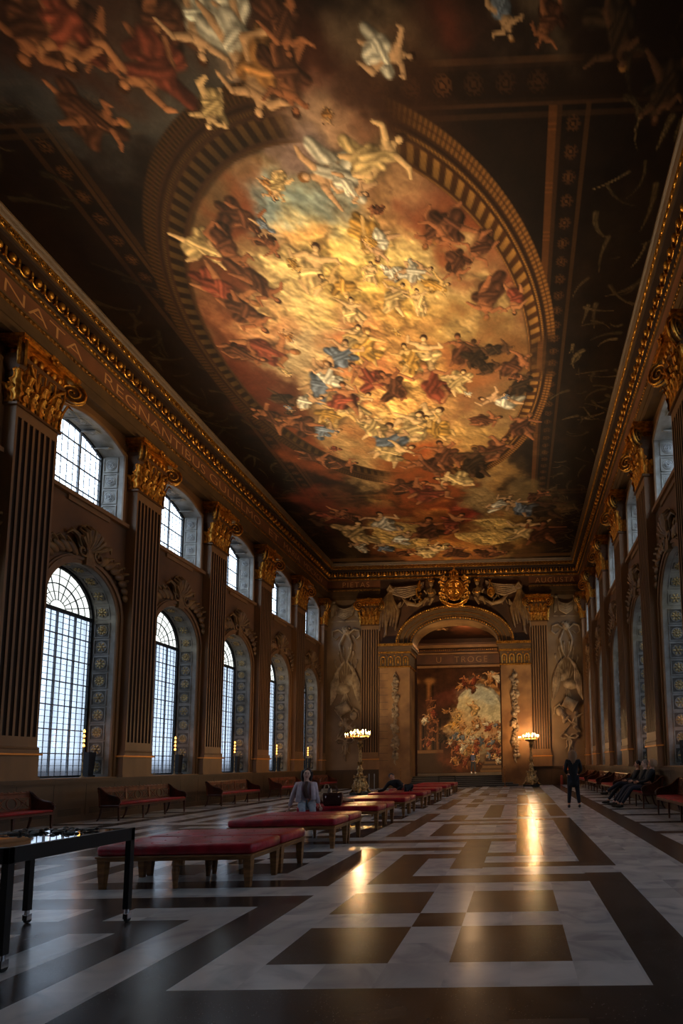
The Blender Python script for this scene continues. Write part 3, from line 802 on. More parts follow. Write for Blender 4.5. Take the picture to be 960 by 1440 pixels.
PATCH=[(-8.01,4.04,0.93,0.98,62,60,58,0.9),(-6.11,4.05,1.07,1.02,66,62,56,0.9),(-5.21,4.14,0.67,0.62,70,66,58,0.8),(-6.72,3.29,0.74,0.7,70,38,24,0.8),(-7.66,3.35,0.62,0.62,60,32,22,0.8),(-5.57,3.28,0.74,0.66,60,36,24,0.7),(-4.42,3.46,0.63,0.53,120,105,88,0.9),(-4.11,3.86,0.59,0.51,140,110,85,0.9),(-3.1,4.0,0.6,0.5,95,42,22,0.9),(-2.78,3.52,0.63,0.5,50,26,16,0.9),(-1.9,3.55,0.51,0.39,95,76,56,0.9),(-1.21,3.91,0.59,0.47,130,104,72,0.8),(-0.63,3.59,0.51,0.38,50,26,18,0.8),(-0.11,3.51,0.38,0.28,105,48,32,0.7),(0.64,3.54,0.63,0.47,45,30,22,0.8),(1.64,3.48,0.56,0.42,95,78,58,0.9),(2.66,3.61,0.76,0.58,34,22,14,0.9),(3.63,3.93,0.79,0.62,26,16,10,0.9),(-2.66,4.69,0.64,0.56,120,86,66,0.9),(-3.42,5.15,0.52,0.48,140,112,92,0.9),(-2.77,5.44,0.75,0.71,170,130,95,0.9),(-3.7,5.48,0.45,0.44,120,96,88,0.8),(-1.96,5.89,0.63,0.6,110,70,48,0.8),(-1.87,4.37,0.69,0.57,60,36,24,0.8),(-0.87,4.99,0.73,0.63,50,28,16,0.8),(-5.89,7.03,0.51,0.59,100,48,26,0.9),(-5.38,6.7,0.42,0.46,116,58,32,0.9),(-6.85,8.14,0.56,0.7,84,42,24,0.9),(-6.51,8.59,0.57,0.73,110,58,36,0.9),(-6.89,9.76,0.62,0.85,120,64,40,0.9),(-7.58,10.27,0.64,0.92,80,40,24,0.9),(-4.66,6.24,0.4,0.42,150,90,60,0.9),(-4.14,6.58,0.58,0.61,200,178,110,0.9),(-4.45,6.91,0.59,0.65,112,132,134,1.0),(-3.94,6.93,0.77,0.83,120,140,140,1.0),(-4.8,7.34,0.53,0.6,120,134,130,1.0),(-3.78,7.48,0.71,0.79,200,176,112,1.0),(-2.99,7.51,0.8,0.88,118,130,124,1.0),(-3.2,6.79,0.59,0.62,130,138,126,1.0),(-2.46,7.92,0.64,0.71,150,130,92,0.9),(-4.39,8.14,0.65,0.77,195,120,60,0.9),(-4.01,8.69,0.58,0.7,170,105,45,0.9),(-4.9,8.02,0.46,0.55,170,120,80,0.8),(-1.85,6.84,0.76,0.78,120,74,46,0.9),(-1.18,6.87,0.59,0.6,105,62,42,0.9),(-0.94,7.59,0.71,0.76,120,60,34,0.9),(-0.22,7.62,0.63,0.66,120,56,28,0.9),(-1.68,6.05,0.48,0.46,160,120,80,0.8),(-2.36,6.82,0.59,0.61,190,140,84,0.8),(-2.83,8.63,0.96,1.13,215,180,108,1.0),(-1.84,8.56,0.86,0.99,205,175,110,1.0),(-1.11,8.81,0.78,0.9,175,145,92,0.9),(-0.34,8.96,0.79,0.91,150,126,84,1.0),(-0.83,9.78,1.03,1.27,178,146,92,1.0),(0.45,8.88,0.59,0.68,110,50,28,0.9),(0.73,9.59,0.51,0.62,100,46,26,0.9),(0.2,9.82,0.62,0.76,160,128,80,0.9),(-0.07,10.89,0.89,1.16,170,138,84,0.8),(-2.63,9.45,1.01,1.25,235,198,112,1.0),(-1.61,9.49,0.81,0.99,200,164,100,0.9),(-5.14,9.59,0.92,1.2,225,192,124,1.0),(-5.65,9.32,0.7,0.91,190,160,108,1.0),(-5.77,10.63,0.98,1.37,228,192,120,1.0),(-6.42,10.6,0.65,0.92,190,130,80,0.8),(-7.01,11.16,0.67,1.0,160,70,40,0.9),(-6.95,11.8,0.81,1.24,180,150,100,0.9),(-4.37,10.41,0.86,1.16,225,180,100,0.9),(-3.48,10.31,0.96,1.27,215,165,70,0.9),(-2.44,10.5,0.86,1.13,200,150,70,0.9),(-3.67,11.02,0.89,1.22,190,150,110,0.9),(-2.77,11.06,0.89,1.21,205,150,80,0.8),(-1.39,10.83,0.88,1.16,165,128,72,0.8),(-6.28,12.51,0.85,1.31,160,140,110,0.9),(-6.25,11.83,0.82,1.22,190,165,118,0.9),(-5.2,12.22,0.95,1.43,150,125,90,0.8),(-4.24,12.26,0.84,1.24,170,90,55,0.8),(-3.61,12.64,0.85,1.27,185,100,60,0.9),(-1.98,11.71,0.81,1.13,180,125,70,0.8),(-0.79,11.45,0.8,1.09,120,92,50,0.8),(0.34,11.82,0.82,1.13,110,74,40,0.8),(-1.19,12.93,0.99,1.46,160,84,44,0.8),(-2.27,13.44,1.02,1.56,210,165,90,0.8),(-3.46,14.18,1.05,1.69,232,182,98,0.9),(-4.62,14.54,1.07,1.78,210,160,85,0.8),(-3.92,15.02,0.69,1.15,240,205,135,1.0),(-2.82,15.07,0.96,1.6,215,150,80,0.8),(-5.55,14.07,0.92,1.51,180,135,75,0.8),(-6.19,13.64,0.9,1.46,170,140,95,0.9),(-6.56,13.23,0.75,1.21,140,110,76,0.9),(-5.42,15.4,0.98,1.7,150,110,65,0.8),(-4.54,16.42,1.02,1.84,160,105,60,0.8),(-2.87,17.04,0.9,1.64,175,105,50,0.8),(-1.44,15.15,1.11,1.82,170,125,75,0.8),(-0.26,13.93,0.91,1.41,120,80,50,0.8),(0.22,15.23,0.97,1.6,130,100,62,0.8),(-1.06,17.14,1.06,1.9,190,150,80,0.8),(-0.5,17.72,0.93,1.71,150,108,58,0.8),(-2.43,18.19,0.95,1.8,150,80,40,0.8),(-3.59,19.36,0.99,1.99,150,62,26,0.9),(-2.69,20.08,0.85,1.74,130,62,30,0.9),(-4.37,18.38,0.95,1.85,120,66,32,0.8),(-6.45,16.84,0.89,1.67,150,118,74,0.8),(-5.79,17.71,0.77,1.48,165,130,80,0.8),(-6.81,15.32,0.83,1.48,130,100,62,0.8),(-8.0,14.81,0.95,1.68,75,36,18,0.9),(-8.06,13.16,0.75,1.24,70,32,18,0.9),(-7.63,16.78,0.74,1.41,110,52,24,0.9),(-7.88,11.75,0.7,1.08,80,34,18,0.9),(1.15,11.54,0.46,0.62,110,70,36,0.8),(1.04,13.6,0.51,0.78,100,74,42,0.8),(-8.97,22.32,0.92,2.16,110,44,24,0.9),(-7.38,22.02,0.73,1.66,100,60,34,0.9),(-5.77,24.75,1.0,2.45,170,130,64,0.9),(-6.04,23.36,0.76,1.8,180,140,74,0.9),(-4.09,24.39,1.19,2.85,120,62,30,0.9),(-3.24,23.99,0.7,1.66,190,60,30,0.8),(-1.83,23.63,0.54,1.25,170,44,34,1.0),(-0.55,25.1,1.01,2.45,170,136,80,0.9),(0.67,24.71,0.8,1.91,170,130,66,0.9),(-0.36,21.29,0.89,1.89,150,120,76,0.9),(1.41,21.03,0.71,1.48,120,96,58,0.9),(2.88,21.87,0.73,1.57,90,70,42,0.8),(-3.73,27.49,1.31,3.44,210,140,60,0.9),(-5.46,27.37,1.08,2.88,150,84,40,0.9),(-1.55,27.65,1.1,2.87,150,84,40,0.9),(-7.48,26.68,0.85,2.24,120,66,34,0.8),(1.51,27.3,0.87,2.24,90,60,34,0.8),(-9.33,27.1,0.64,1.75,90,66,38,0.6),(2.24,23.9,0.78,1.81,90,60,30,0.8),(3.52,7.58,0.71,0.76,40,28,16,0.5),(3.66,9.48,0.81,0.98,38,24,13,0.5),(3.77,12.99,0.87,1.29,42,28,15,0.5),(3.8,17.4,0.92,1.67,42,28,15,0.5),(-10.17,8.0,1.1,1.55,26,16,14,0.5),(-10.59,12.3,1.19,2.03,34,20,12,0.5)]
FIGS=[(-6.9,2.99,-7.96,3.75,0),(-6.44,3.18,-6.43,4.03,0),(-8.0,4.31,-7.11,4.71,0),(-4.94,3.04,-5.67,3.85,0),(-5.51,3.38,-6.51,4.04,6),(-6.69,2.81,-7.27,3.8,6),(-4.1,3.14,-3.55,4.05,2),(-4.26,2.97,-4.73,3.79,2),(-1.88,3.94,-1.09,3.97,2),(-4.37,3.21,-4.15,4.15,2),(-3.42,3.74,-4.06,4.69,3),(-3.02,3.8,-3.37,4.66,0),(-4.84,4.32,-5.28,4.89,1),(-2.87,4.67,-2.97,4.93,3),(-2.41,5.55,-3.62,5.87,2),(-2.69,5.69,-1.65,5.25,1),(-3.09,5.98,-2.57,6.34,2),(-3.05,3.06,-3.19,3.79,0),(0.47,3.21,0.83,3.7,4),(1.64,3.32,1.41,3.84,0),(2.52,3.29,2.86,4.15,5),(3.78,4.15,3.82,5.03,5),(-7.49,7.42,-6.52,7.46,1),(-5.88,6.58,-5.2,7.17,0),(-6.14,7.0,-6.11,7.99,0),(-5.57,7.26,-5.25,7.76,0),(-7.28,8.15,-6.47,9.01,6),(-6.35,8.18,-5.88,9.05,0),(-7.09,9.03,-6.63,10.02,0),(-7.71,10.74,-6.25,10.99,6),(-8.27,10.97,-7.31,11.28,0),(-4.73,5.97,-4.68,6.37,3),(-4.19,5.93,-4.54,6.34,1),(-4.71,8.77,-4.17,7.75,1),(-3.65,9.08,-4.24,8.54,7),(-3.77,10.03,-3.66,9.29,1),(-2.48,6.99,-2.56,7.9,7),(-2.21,7.33,-2.57,7.94,2),(-0.82,6.74,-1.33,7.73,0),(-0.07,7.08,-1.05,7.59,0),(0.48,7.53,-0.25,8.13,0),(-0.67,7.75,-0.63,8.66,0),(0.65,8.71,0.19,10.03,0),(0.84,8.9,0.83,9.85,6),(-2.6,8.32,-1.76,8.35,2),(-2.03,8.78,-1.29,8.37,2),(-1.69,8.79,-0.92,8.82,7),(-3.05,8.73,-2.88,8.1,1),(-2.61,9.67,-2.15,8.8,1),(-1.74,9.77,-1.84,8.98,1),(-4.27,11.28,-3.79,10.17,1),(-3.77,11.77,-3.57,10.32,7),(-5.0,11.85,-4.32,10.73,4),(-6.55,12.83,-5.31,11.58,4),(-5.15,12.91,-5.24,11.57,2),(-3.51,12.82,-4.48,11.75,6),(-3.16,13.56,-3.64,12.15,0),(-2.4,12.17,-1.94,10.67,1),(-2.61,12.13,-2.68,10.95,7),(-1.67,13.7,-2.12,11.83,6),(-1.08,11.99,-0.93,10.64,0),(-0.7,12.08,-0.44,10.88,5),(-1.07,13.39,-0.79,12.18,1),(-0.38,12.22,0.56,12.04,5),(0.29,12.22,1.31,11.47,0),(-0.09,11.28,0.81,11.12,5),(0.87,14.34,-0.33,13.59,2),(-0.93,14.9,0.3,14.62,0),(-0.7,17.4,0.4,15.97,0),(-3.58,15.26,-1.95,14.05,1),(-4.01,15.91,-2.78,14.25,1),(-1.6,15.81,-2.37,14.47,7),(-6.38,14.95,-5.03,14.05,7),(-7.14,15.47,-5.93,15.21,4),(-4.91,16.99,-3.97,14.96,4),(-4.77,15.74,-4.71,14.26,1),(-4.8,17.55,-3.37,16.42,1),(-2.25,18.82,-3.82,17.52,0),(-5.12,19.56,-3.39,19.09,0),(-1.06,19.82,-2.79,19.1,1),(-4.47,20.7,-2.33,19.42,6),(-7.85,13.0,-6.76,13.39,5),(-7.93,15.03,-8.73,13.71,0),(-6.86,15.33,-8.03,14.36,0),(-8.27,16.51,-6.98,17.05,0),(-7.23,17.34,-6.02,17.41,0),(-5.06,14.31,-4.27,13.15,1),(-6.97,13.95,-5.94,13.31,2),(-5.55,14.07,-5.07,12.57,6),(-1.78,18.07,-2.14,16.18,0),(-0.89,18.88,-0.72,16.63,5),(0.72,13.41,1.35,12.35,5),(1.17,16.05,1.48,14.58,0),(-9.75,22.19,-7.93,21.67,6),(-7.6,23.25,-8.64,22.03,0),(-11.06,24.28,-9.33,22.82,5),(-5.68,24.61,-6.01,22.23,2),(-6.57,25.94,-5.2,24.55,2),(-4.33,25.84,-3.87,23.07,0),(-2.91,24.61,-1.94,22.65,6),(-2.98,27.32,-4.32,26.58,1),(-5.37,28.3,-3.87,26.6,1),(-1.9,28.55,-2.93,26.67,0),(-6.63,27.91,-5.31,27.44,0),(-1.72,28.57,-0.55,27.05,0),(-6.72,27.51,-7.37,25.94,4),(-0.83,28.3,0.32,27.86,0),(-0.58,21.95,0.54,20.71,2),(1.72,23.0,0.45,21.34,4),(1.68,21.61,2.55,20.57,0),(2.89,23.48,2.92,21.14,5),(1.28,26.13,1.65,23.5,1),(-8.06,26.08,-7.47,23.29,1),(-8.46,27.33,-9.0,25.88,2),(2.25,26.79,2.34,23.92,0)]

CX0, CX1, CY0 = XL-.4, XR+.4, 1.6
cv = Canvas(CX0, CX1, CY0, YE+.2, .034, (25,16,11), 3)
cv.a *= (1 + .5*cv.n3 + .5*cv.n1)[...,None]
OC = (-3.55, 11.85); OAX, OAY = 5.75, 7.7
rho = ((np.abs(cv.X-OC[0])/OAX)**2.1 + (np.abs(cv.Y-OC[1])/OAY)**2.1)**(1/2.1)
th = np.arctan2((cv.Y-OC[1])/OAY, (cv.X-OC[0])/OAX)
inside = np.clip((.86-rho)/.02, 0, 1)
full = (slice(0,cv.H), slice(0,cv.W))
cv.mix(full, inside*.9, np.array((120,88,54))*(1+.6*cv.n3+.5*cv.n1)[...,None])
# painted architecture outside the oval: fields, beams and rosettes
def line(x0, x1, y0, y1, col, k=.8):
    w = cv.win(x0,x1,y0,y1)
    if w: cv.mix(w, np.ones_like(cv.X[w])*k, col)
def ros(x, y, r, col=(110,66,32)):
    w = cv.win(x-r,x+r,y-r,y+r)
    if not w: return
    d = np.hypot(cv.X[w]-x, cv.Y[w]-y)/r; an = np.arctan2(cv.Y[w]-y, cv.X[w]-x)
    k = np.clip(np.where(d < .28, 1, np.where((d > .42) & (d < .72+.1*np.cos(8*an)), .75, 0)) + np.where((d>.85)&(d<.97), .5, 0), 0, 1)*.75
    cv.mix(w, k, col)
line(-20,20,4.08,4.16,(80,50,28)); line(-20,20,4.72,4.78,(64,40,22)); line(-20,20,4.16,4.72,(30,18,11)); line(-20,20,4.95,5.0,(50,32,18))
for k in range(20): ros(-10.5+.62*k+.1, 4.43, .2, (128,76,36) if 3 < k < 17 else (70,42,22))
for xb in (-8.95, 2.13):
    line(xb-.3, xb-.26, 4.8, 20.6, (58,36,20)); line(xb+.26, xb+.3, 4.8, 20.6, (66,42,22))
    for k in range(31): ros(xb, 5.15+.52*k, .16, (96,58,28))
for k in range(150):
    y = 4.85+.105*k; line(1.64,1.74,y,y+.045,(104,60,28),.7); line(-8.56,-8.47,y,y+.045,(64,40,20),.6)
line(-20,20,20.3,20.42,(70,44,22)); line(-20,20,20.62,20.68,(60,38,20))
for k in range(24): ros(-10.6+.62*k, 20.5, .1, (84,52,26))
for k in range(60):     # painted panel lines along the sides
    pass
line(XL,XR,28.3,28.5,(90,60,34),.8); line(XL,XR,28.62,28.68,(110,72,36),.8)
# trophies of arms along both sides, dim
for k in range(260):
    y = 3 + 25*rng.random(); sd = rng.random() < .55
    x = (2.7 + 1.9*rng.random()) if sd else (-10.9 + 1.6*rng.random()); a = rng.random()*PI; L = .25+.6*rng.random()
    b = 52 + 40*rng.random() if sd else 36 + 20*rng.random(); cu = (rng.random()-.5)*2.2; px, py = x, y; r0_ = .03+.09*rng.random()
    for q_ in range(4):
        nx_, ny_ = px+L*.35*math.cos(a+cu*q_*.4), py+L*.35*math.sin(a+cu*q_*.4); cv.cap((px,py), (nx_,ny_), r0_*(1-.2*q_), r0_*(.8-.2*q_), (b*1.2,b*.95,b*.6), fold=.2, hard=.5); px, py = nx_, ny_
for t in PATCH: cv.patch(t[0], t[1], t[2]*1.15, t[3]*1.15, t[4:7], t[7])
# two bright openings in the farther bay, with a hard painted edge
for ex, ey, rx, ry in ((-5.6,25.2,1.7,1.9),(-.7,25.0,1.9,1.8)):
    w = cv.win(ex-2.5,ex+2.5,ey-2.5,ey+2.5); dd = ((cv.X[w]-ex+.5*cv.n1[w])/rx)**2+((cv.Y[w]-ey+.5*cv.n2[w])/ry)**2
    cv.mix(w, np.clip((1-dd)/.06,0,1)*.95, np.array((196,158,88))*(1+.4*cv.n3[w]+.5*cv.n1[w])[...,None])
for x, y, rx, ry, c in ((-3.2,24.0,1.5,1.0,(96,50,24)),(-3.0,27.0,2.6,.7,(186,120,56)),(-6.5,22.0,1.6,.6,(120,56,30)),(1.6,22.4,1.6,.7,(150,112,66)),(-8.5,24.5,.8,1.6,(52,32,18)),(2.5,26,.8,1.6,(50,34,20))): cv.patch(x,y,rx,ry,c,.9)
# rays and folds of cloud
sx, sy = -4.17, 8.0
w = cv.win(sx-2.2,sx+2.2,sy-1.8,sy+1.6); d = np.hypot(cv.X[w]-sx, cv.Y[w]-sy); an = np.arctan2(cv.Y[w]-sy, cv.X[w]-sx)
cv.mix(w, np.clip(1-d/1.5,0,1)**1.5*(.45+.4*np.clip(np.sin(an*13)+.6*np.sin(an*23+1),0,1)), (246,214,120))
def billow(cv, lo=80, amt=1.0):
    hf = np.abs(fbm(cv.H, cv.W, 1.5/cv.c, 901, 5)-.5)*2; hf = hf + .6*np.abs(fbm(cv.H, cv.W, .6/cv.c, 905, 4)-.5)
    gy, gx = np.gradient(hf); g = (gx*.6-gy*.8)/cv.c; g = np.clip(g*.2, -.4, .35)
    lum = cv.a.mean(axis=2); k = np.clip((lum-lo)/70, 0, 1)*amt
    cv.a *= (1 + g*k)[...,None]
    dk_ = np.clip((.16-hf)/.12, 0, 1)*k*.35; cv.a *= (1-dk_)[...,None]
billow(cv)
# the ring: carved outer moulding, dark hollow, coffered inner slope; clouds drift over it in two places
ov = np.clip(1.5*np.exp(-(((cv.X+2.6)/1.25)**2+((cv.Y-4.9)/.95)**2)**1.5) + 1.3*np.exp(-(((cv.X+3.6)/2.1)**2+((cv.Y-19.4)/1.4)**2)**2) + 1.1*np.exp(-(((cv.X-2.0)/.7)**2+((cv.Y-11.6)/.9)**2)**2), 0, 1)
arc = th*6.7
side = .6 + .4*np.clip((cv.X+3)/5, -.4, 1)
def ring(a, b, col, k=1.):
    m = np.clip((rho-a)/.006,0,1)*np.clip((b-rho)/.006,0,1)*k*(1-ov)
    cv.mix(full, m, np.asarray(col, float) if np.ndim(col) == 1 else col)
ring(.85,1.0,(52,30,16))
ring(.955,1.0, np.array((150,96,44))*(.55+.45*np.sin(arc*26)**2)[...,None]*side[...,None])
ring(.972,.982,(60,34,18)); ring(.94,.953,(34,20,12))
ring(.925,.94, np.array((176,118,52))*(.6+.4*np.sin(arc*40)**2)[...,None]*side[...,None])
st = np.clip(.5+1.3*np.sin(arc*17+rho*26+.5*cv.n3), 0, 1)
ring(.865,.92, (np.array((70,40,19))+st[...,None]*np.array((84,66,30)))*side[...,None]*(.8+.9*(rho-.865)/.055*.4)[...,None])
ring(.85,.862, np.array((150,100,48))*side[...,None])
for k, f in enumerate(FIGS):
    GROW = .22 if k < 38 else .07
    cv.figure(*f, 40+k)
GROW = .07
extra = np.random.default_rng(5)
for k in range(16):     # small cherubs and heads scattered on the clouds
    a = extra.random()*2*PI; r = .15+.62*math.sqrt(extra.random()); x = OC[0]+OAX*r*math.cos(a); y = OC[1]+OAY*r*math.sin(a)
    q = extra.random()*2*PI; L = .3+.25*extra.random()
    pal = (1,2,3,7)[k % 4] if r < .6 else (0,6,4,5)[k % 4]
    cv.figure(x, y, x+L*math.cos(q), y+L*math.sin(q), pal, 400+k)
mn = cv.a.mean(axis=2, keepdims=True); cv.a = np.clip(mn + (cv.a-mn)*.97, 4, 250)
ceil = struct(cv.mesh('ceiling', 'ceiling_painting', lambda X, Y: np.stack([X, Y, np.full_like(X, HC)], 1)))
m = MB(); m.box(XL-.4, XR+.4, YB, CY0, HC, HC+.1); struct(m.build('trim_10', 'umber_dark')); 
m = MB(); m.box(XL-.4, XR+.4, YB-.1, YB, 0, HC); struct(m.build('wall_back', 'umber_wall'))

# ---------------------------------------------------------------- end wall with the great arch
AX, AI, AIR, ASP = -3.15, 2.75, 1.5, 9.2      # centre, half width, rise, springing
JL, JR = -6.05, -.25
def az(x, a=AI, b=AIR): return ASP + b*math.sqrt(max(0, 1-((x-AX)/a)**2))
mb = MB(); N = 28
def q(a, b, z0a, z0b, z1a, z1b, y=YE): mb.add([(a,y,z0a),(b,y,z0b),(b,y,z1b),(a,y,z1a)], [(0,1,2,3)])
q(XL-WD, JL, 0,0,HC,HC); q(JR, XR+WD, 0,0,HC,HC)
q(JL, AX-AI, ASP-.0, ASP, HC, HC); q(AX+AI, JR, ASP, ASP, HC, HC)
for k in range(N):
    a = AX - AI*math.cos(PI*k/N); b = AX - AI*math.cos(PI*(k+1)/N); q(a, b, az(a), az(b), HC, HC)
struct(mb.build('wall_far', 'grisaille'))
m = MB(); m.box(-8.0, AX-AI-.9, YE-.02, YE+.01, 9.0, 13.45) if 0 else None
# dark painted spandrel field around the arch (kept a thin plaster skin on the wall)
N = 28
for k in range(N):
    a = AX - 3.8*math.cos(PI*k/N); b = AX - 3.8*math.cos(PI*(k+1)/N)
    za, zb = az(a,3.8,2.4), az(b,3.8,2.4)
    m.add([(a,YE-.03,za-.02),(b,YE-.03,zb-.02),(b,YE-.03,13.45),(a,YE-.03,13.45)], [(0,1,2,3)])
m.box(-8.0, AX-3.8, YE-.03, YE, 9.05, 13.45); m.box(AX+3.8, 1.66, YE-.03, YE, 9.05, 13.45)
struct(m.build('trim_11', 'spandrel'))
# intrados, jambs
m = MB(); pts = [(AX - AI*math.cos(PI*k/N), az(AX - AI*math.cos(PI*k/N))) for k in range(N+1)]
for k in range(N):
    a, b = pts[k], pts[k+1]; m.add([(a[0],YE,a[1]),(b[0],YE,b[1]),(b[0],YE+1.6,b[1]),(a[0],YE+1.6,a[1])], [(0,1,2,3)])
m.box(JL-.1, JL, YE, YE+1.6, 0, ASP); m.box(JR, JR+.1, YE, YE+1.6, 0, ASP)
struct(m.build('trim_12', 'pier_paint'))
# archivolt mouldings
gA = empty('trim_13'); struct(gA)
def earc(a, b, n=40): return [(AX - a*math.cos(PI*k/n), ASP + b*math.sin(PI*k/n)) for k in range(n+1)]
def eband(m, a0, b0, a1, b1, y0, y1, n=40):
    p, r = earc(a0,b0,n), earc(a1,b1,n)
    for k in range(n):
        m.add([(p[k][0],y0,p[k][1]),(p[k+1][0],y0,p[k+1][1]),(r[k+1][0],y0,r[k+1][1]),(r[k][0],y0,r[k][1]),
               (p[k][0],y1,p[k][1]),(p[k+1][0],y1,p[k+1][1]),(r[k+1][0],y1,r[k+1][1]),(r[k][0],y1,r[k][1])],
              [(0,1,2,3),(0,1,5,4),(2,3,7,6),(3,0,4,7),(1,2,6,5)])
m = MB(); eband(m, 2.75,1.5, 3.02,1.72, YE-.12, YE); eband(m, 3.02,1.72, 3.3,1.95, YE-.18, YE); eband(m, 3.3,1.95, 3.6,2.2, YE-.24, YE); eband(m, 3.6,2.2,3.8,2.38,YE-.34,YE)
m.build('archivolt', 'architrave_paint', gA)
m = MB()
for (a, b, y, r, st) in ((3.72,2.32,YE-.37,.055,.13),(2.86,1.6,YE-.15,.05,.15)):
    L = 0; last = None; n = 600
    for k in range(n+1):
        p = (AX - a*math.cos(PI*k/n), ASP + b*math.sin(PI*k/n))
        if last: L += math.hypot(p[0]-last[0], p[1]-last[1])
        if last is None or L > st:
            m.ell((p[0], y, p[1]), (r*1.25,.06,r*1.25), seg=6, rows=4); L = 0
        last = p
for a, b, y in ((3.3,1.95,YE-.25),(3.6,2.2,YE-.34),(3.05,1.74,YE-.19)):
    m.tube([(x,y,z) for x, z in earc(a,b)], .018, seg=4)
m.build('gilt_beading', 'gold', gA, smooth=True)
# piers and imposts
def pier(x0, x1, nm):
    g = empty(nm); struct(g); y0 = YE-.28
    m = MB(); m.box(x0, x1, y0, YE+1.6 if 0 else YE, 0, 7.6); m.box(x0-.0, x1+.04, y0-.05, YE, 0, 1.05); m.box(x0,x1+.02,y0-.08,YE,1.05,1.15)
    for k in range(13): m.box(x0, x0+.55 if nm == 'trim_14' else x0+.0001, y0-.003, y0, 1.7+.46*k, 1.72+.46*k, 1)
    m.build('pier', ['pier_paint','umber_dark'], g)
    a, b = x0, x1
    m = MB(); m.box(a-.02,b+.03,y0-.03,YE+1.55,7.68,8.5,0); m.box(a-.04,b+.12,y0-.12,YE+1.6,8.62,8.95,0); m.box(a-.04,b+.22,y0-.22,YE+1.6,8.78,8.95,0)
    m.build('impost_block', 'architrave_paint', g)
    m = MB(); m.box(a-.04,b+.08,y0-.08,YE+1.6,7.6,7.68); m.box(a-.04,b+.1,y0-.1,YE+1.6,8.5,8.62); m.box(a-.05,b+.25,y0-.25,YE+1.6,8.95,9.12)
    # little gilt arcade
    k = 0; w = (b-a)/4
    for k in range(4):
        c = a + w*(k+.5)
        m.tube([(c-w*.3,y0-.05,7.72),(c-w*.3,y0-.05,8.15)] + [(c-w*.3*math.cos(PI*j/8),y0-.05,8.15+w*.3*math.sin(PI*j/8)) for j in range(9)] + [(c+w*.3,y0-.05,7.72)], .035, seg=5)
        m.ell((c,y0-.05,8.0),(.05,.03,.16), seg=6, rows=5)
        m.ell((a+w*k,y0-.05,8.38),(.05,.04,.05), seg=6, rows=4)
    n = int((b-a)/.12)
    for k in range(n): m.ell((a+.06+.12*k, y0-.27, 9.03), (.045,.03,.06), seg=5, rows=4); m.ell((a+.06+.12*k, y0-.12, 8.56), (.045,.03,.045), seg=5, rows=4)
    m.build('gilt_arcade', 'gold', g)
    return g
pl_ = pier(-7.98, -6.05, 'trim_14')
# the right pier is the mirror image in plan
def pier_r():
    g = pier(-.25, 1.64, 'trim_15')
    for o in g.children:
        o.scale.x = -1; o.location.x = -.25+1.64
pier_r()

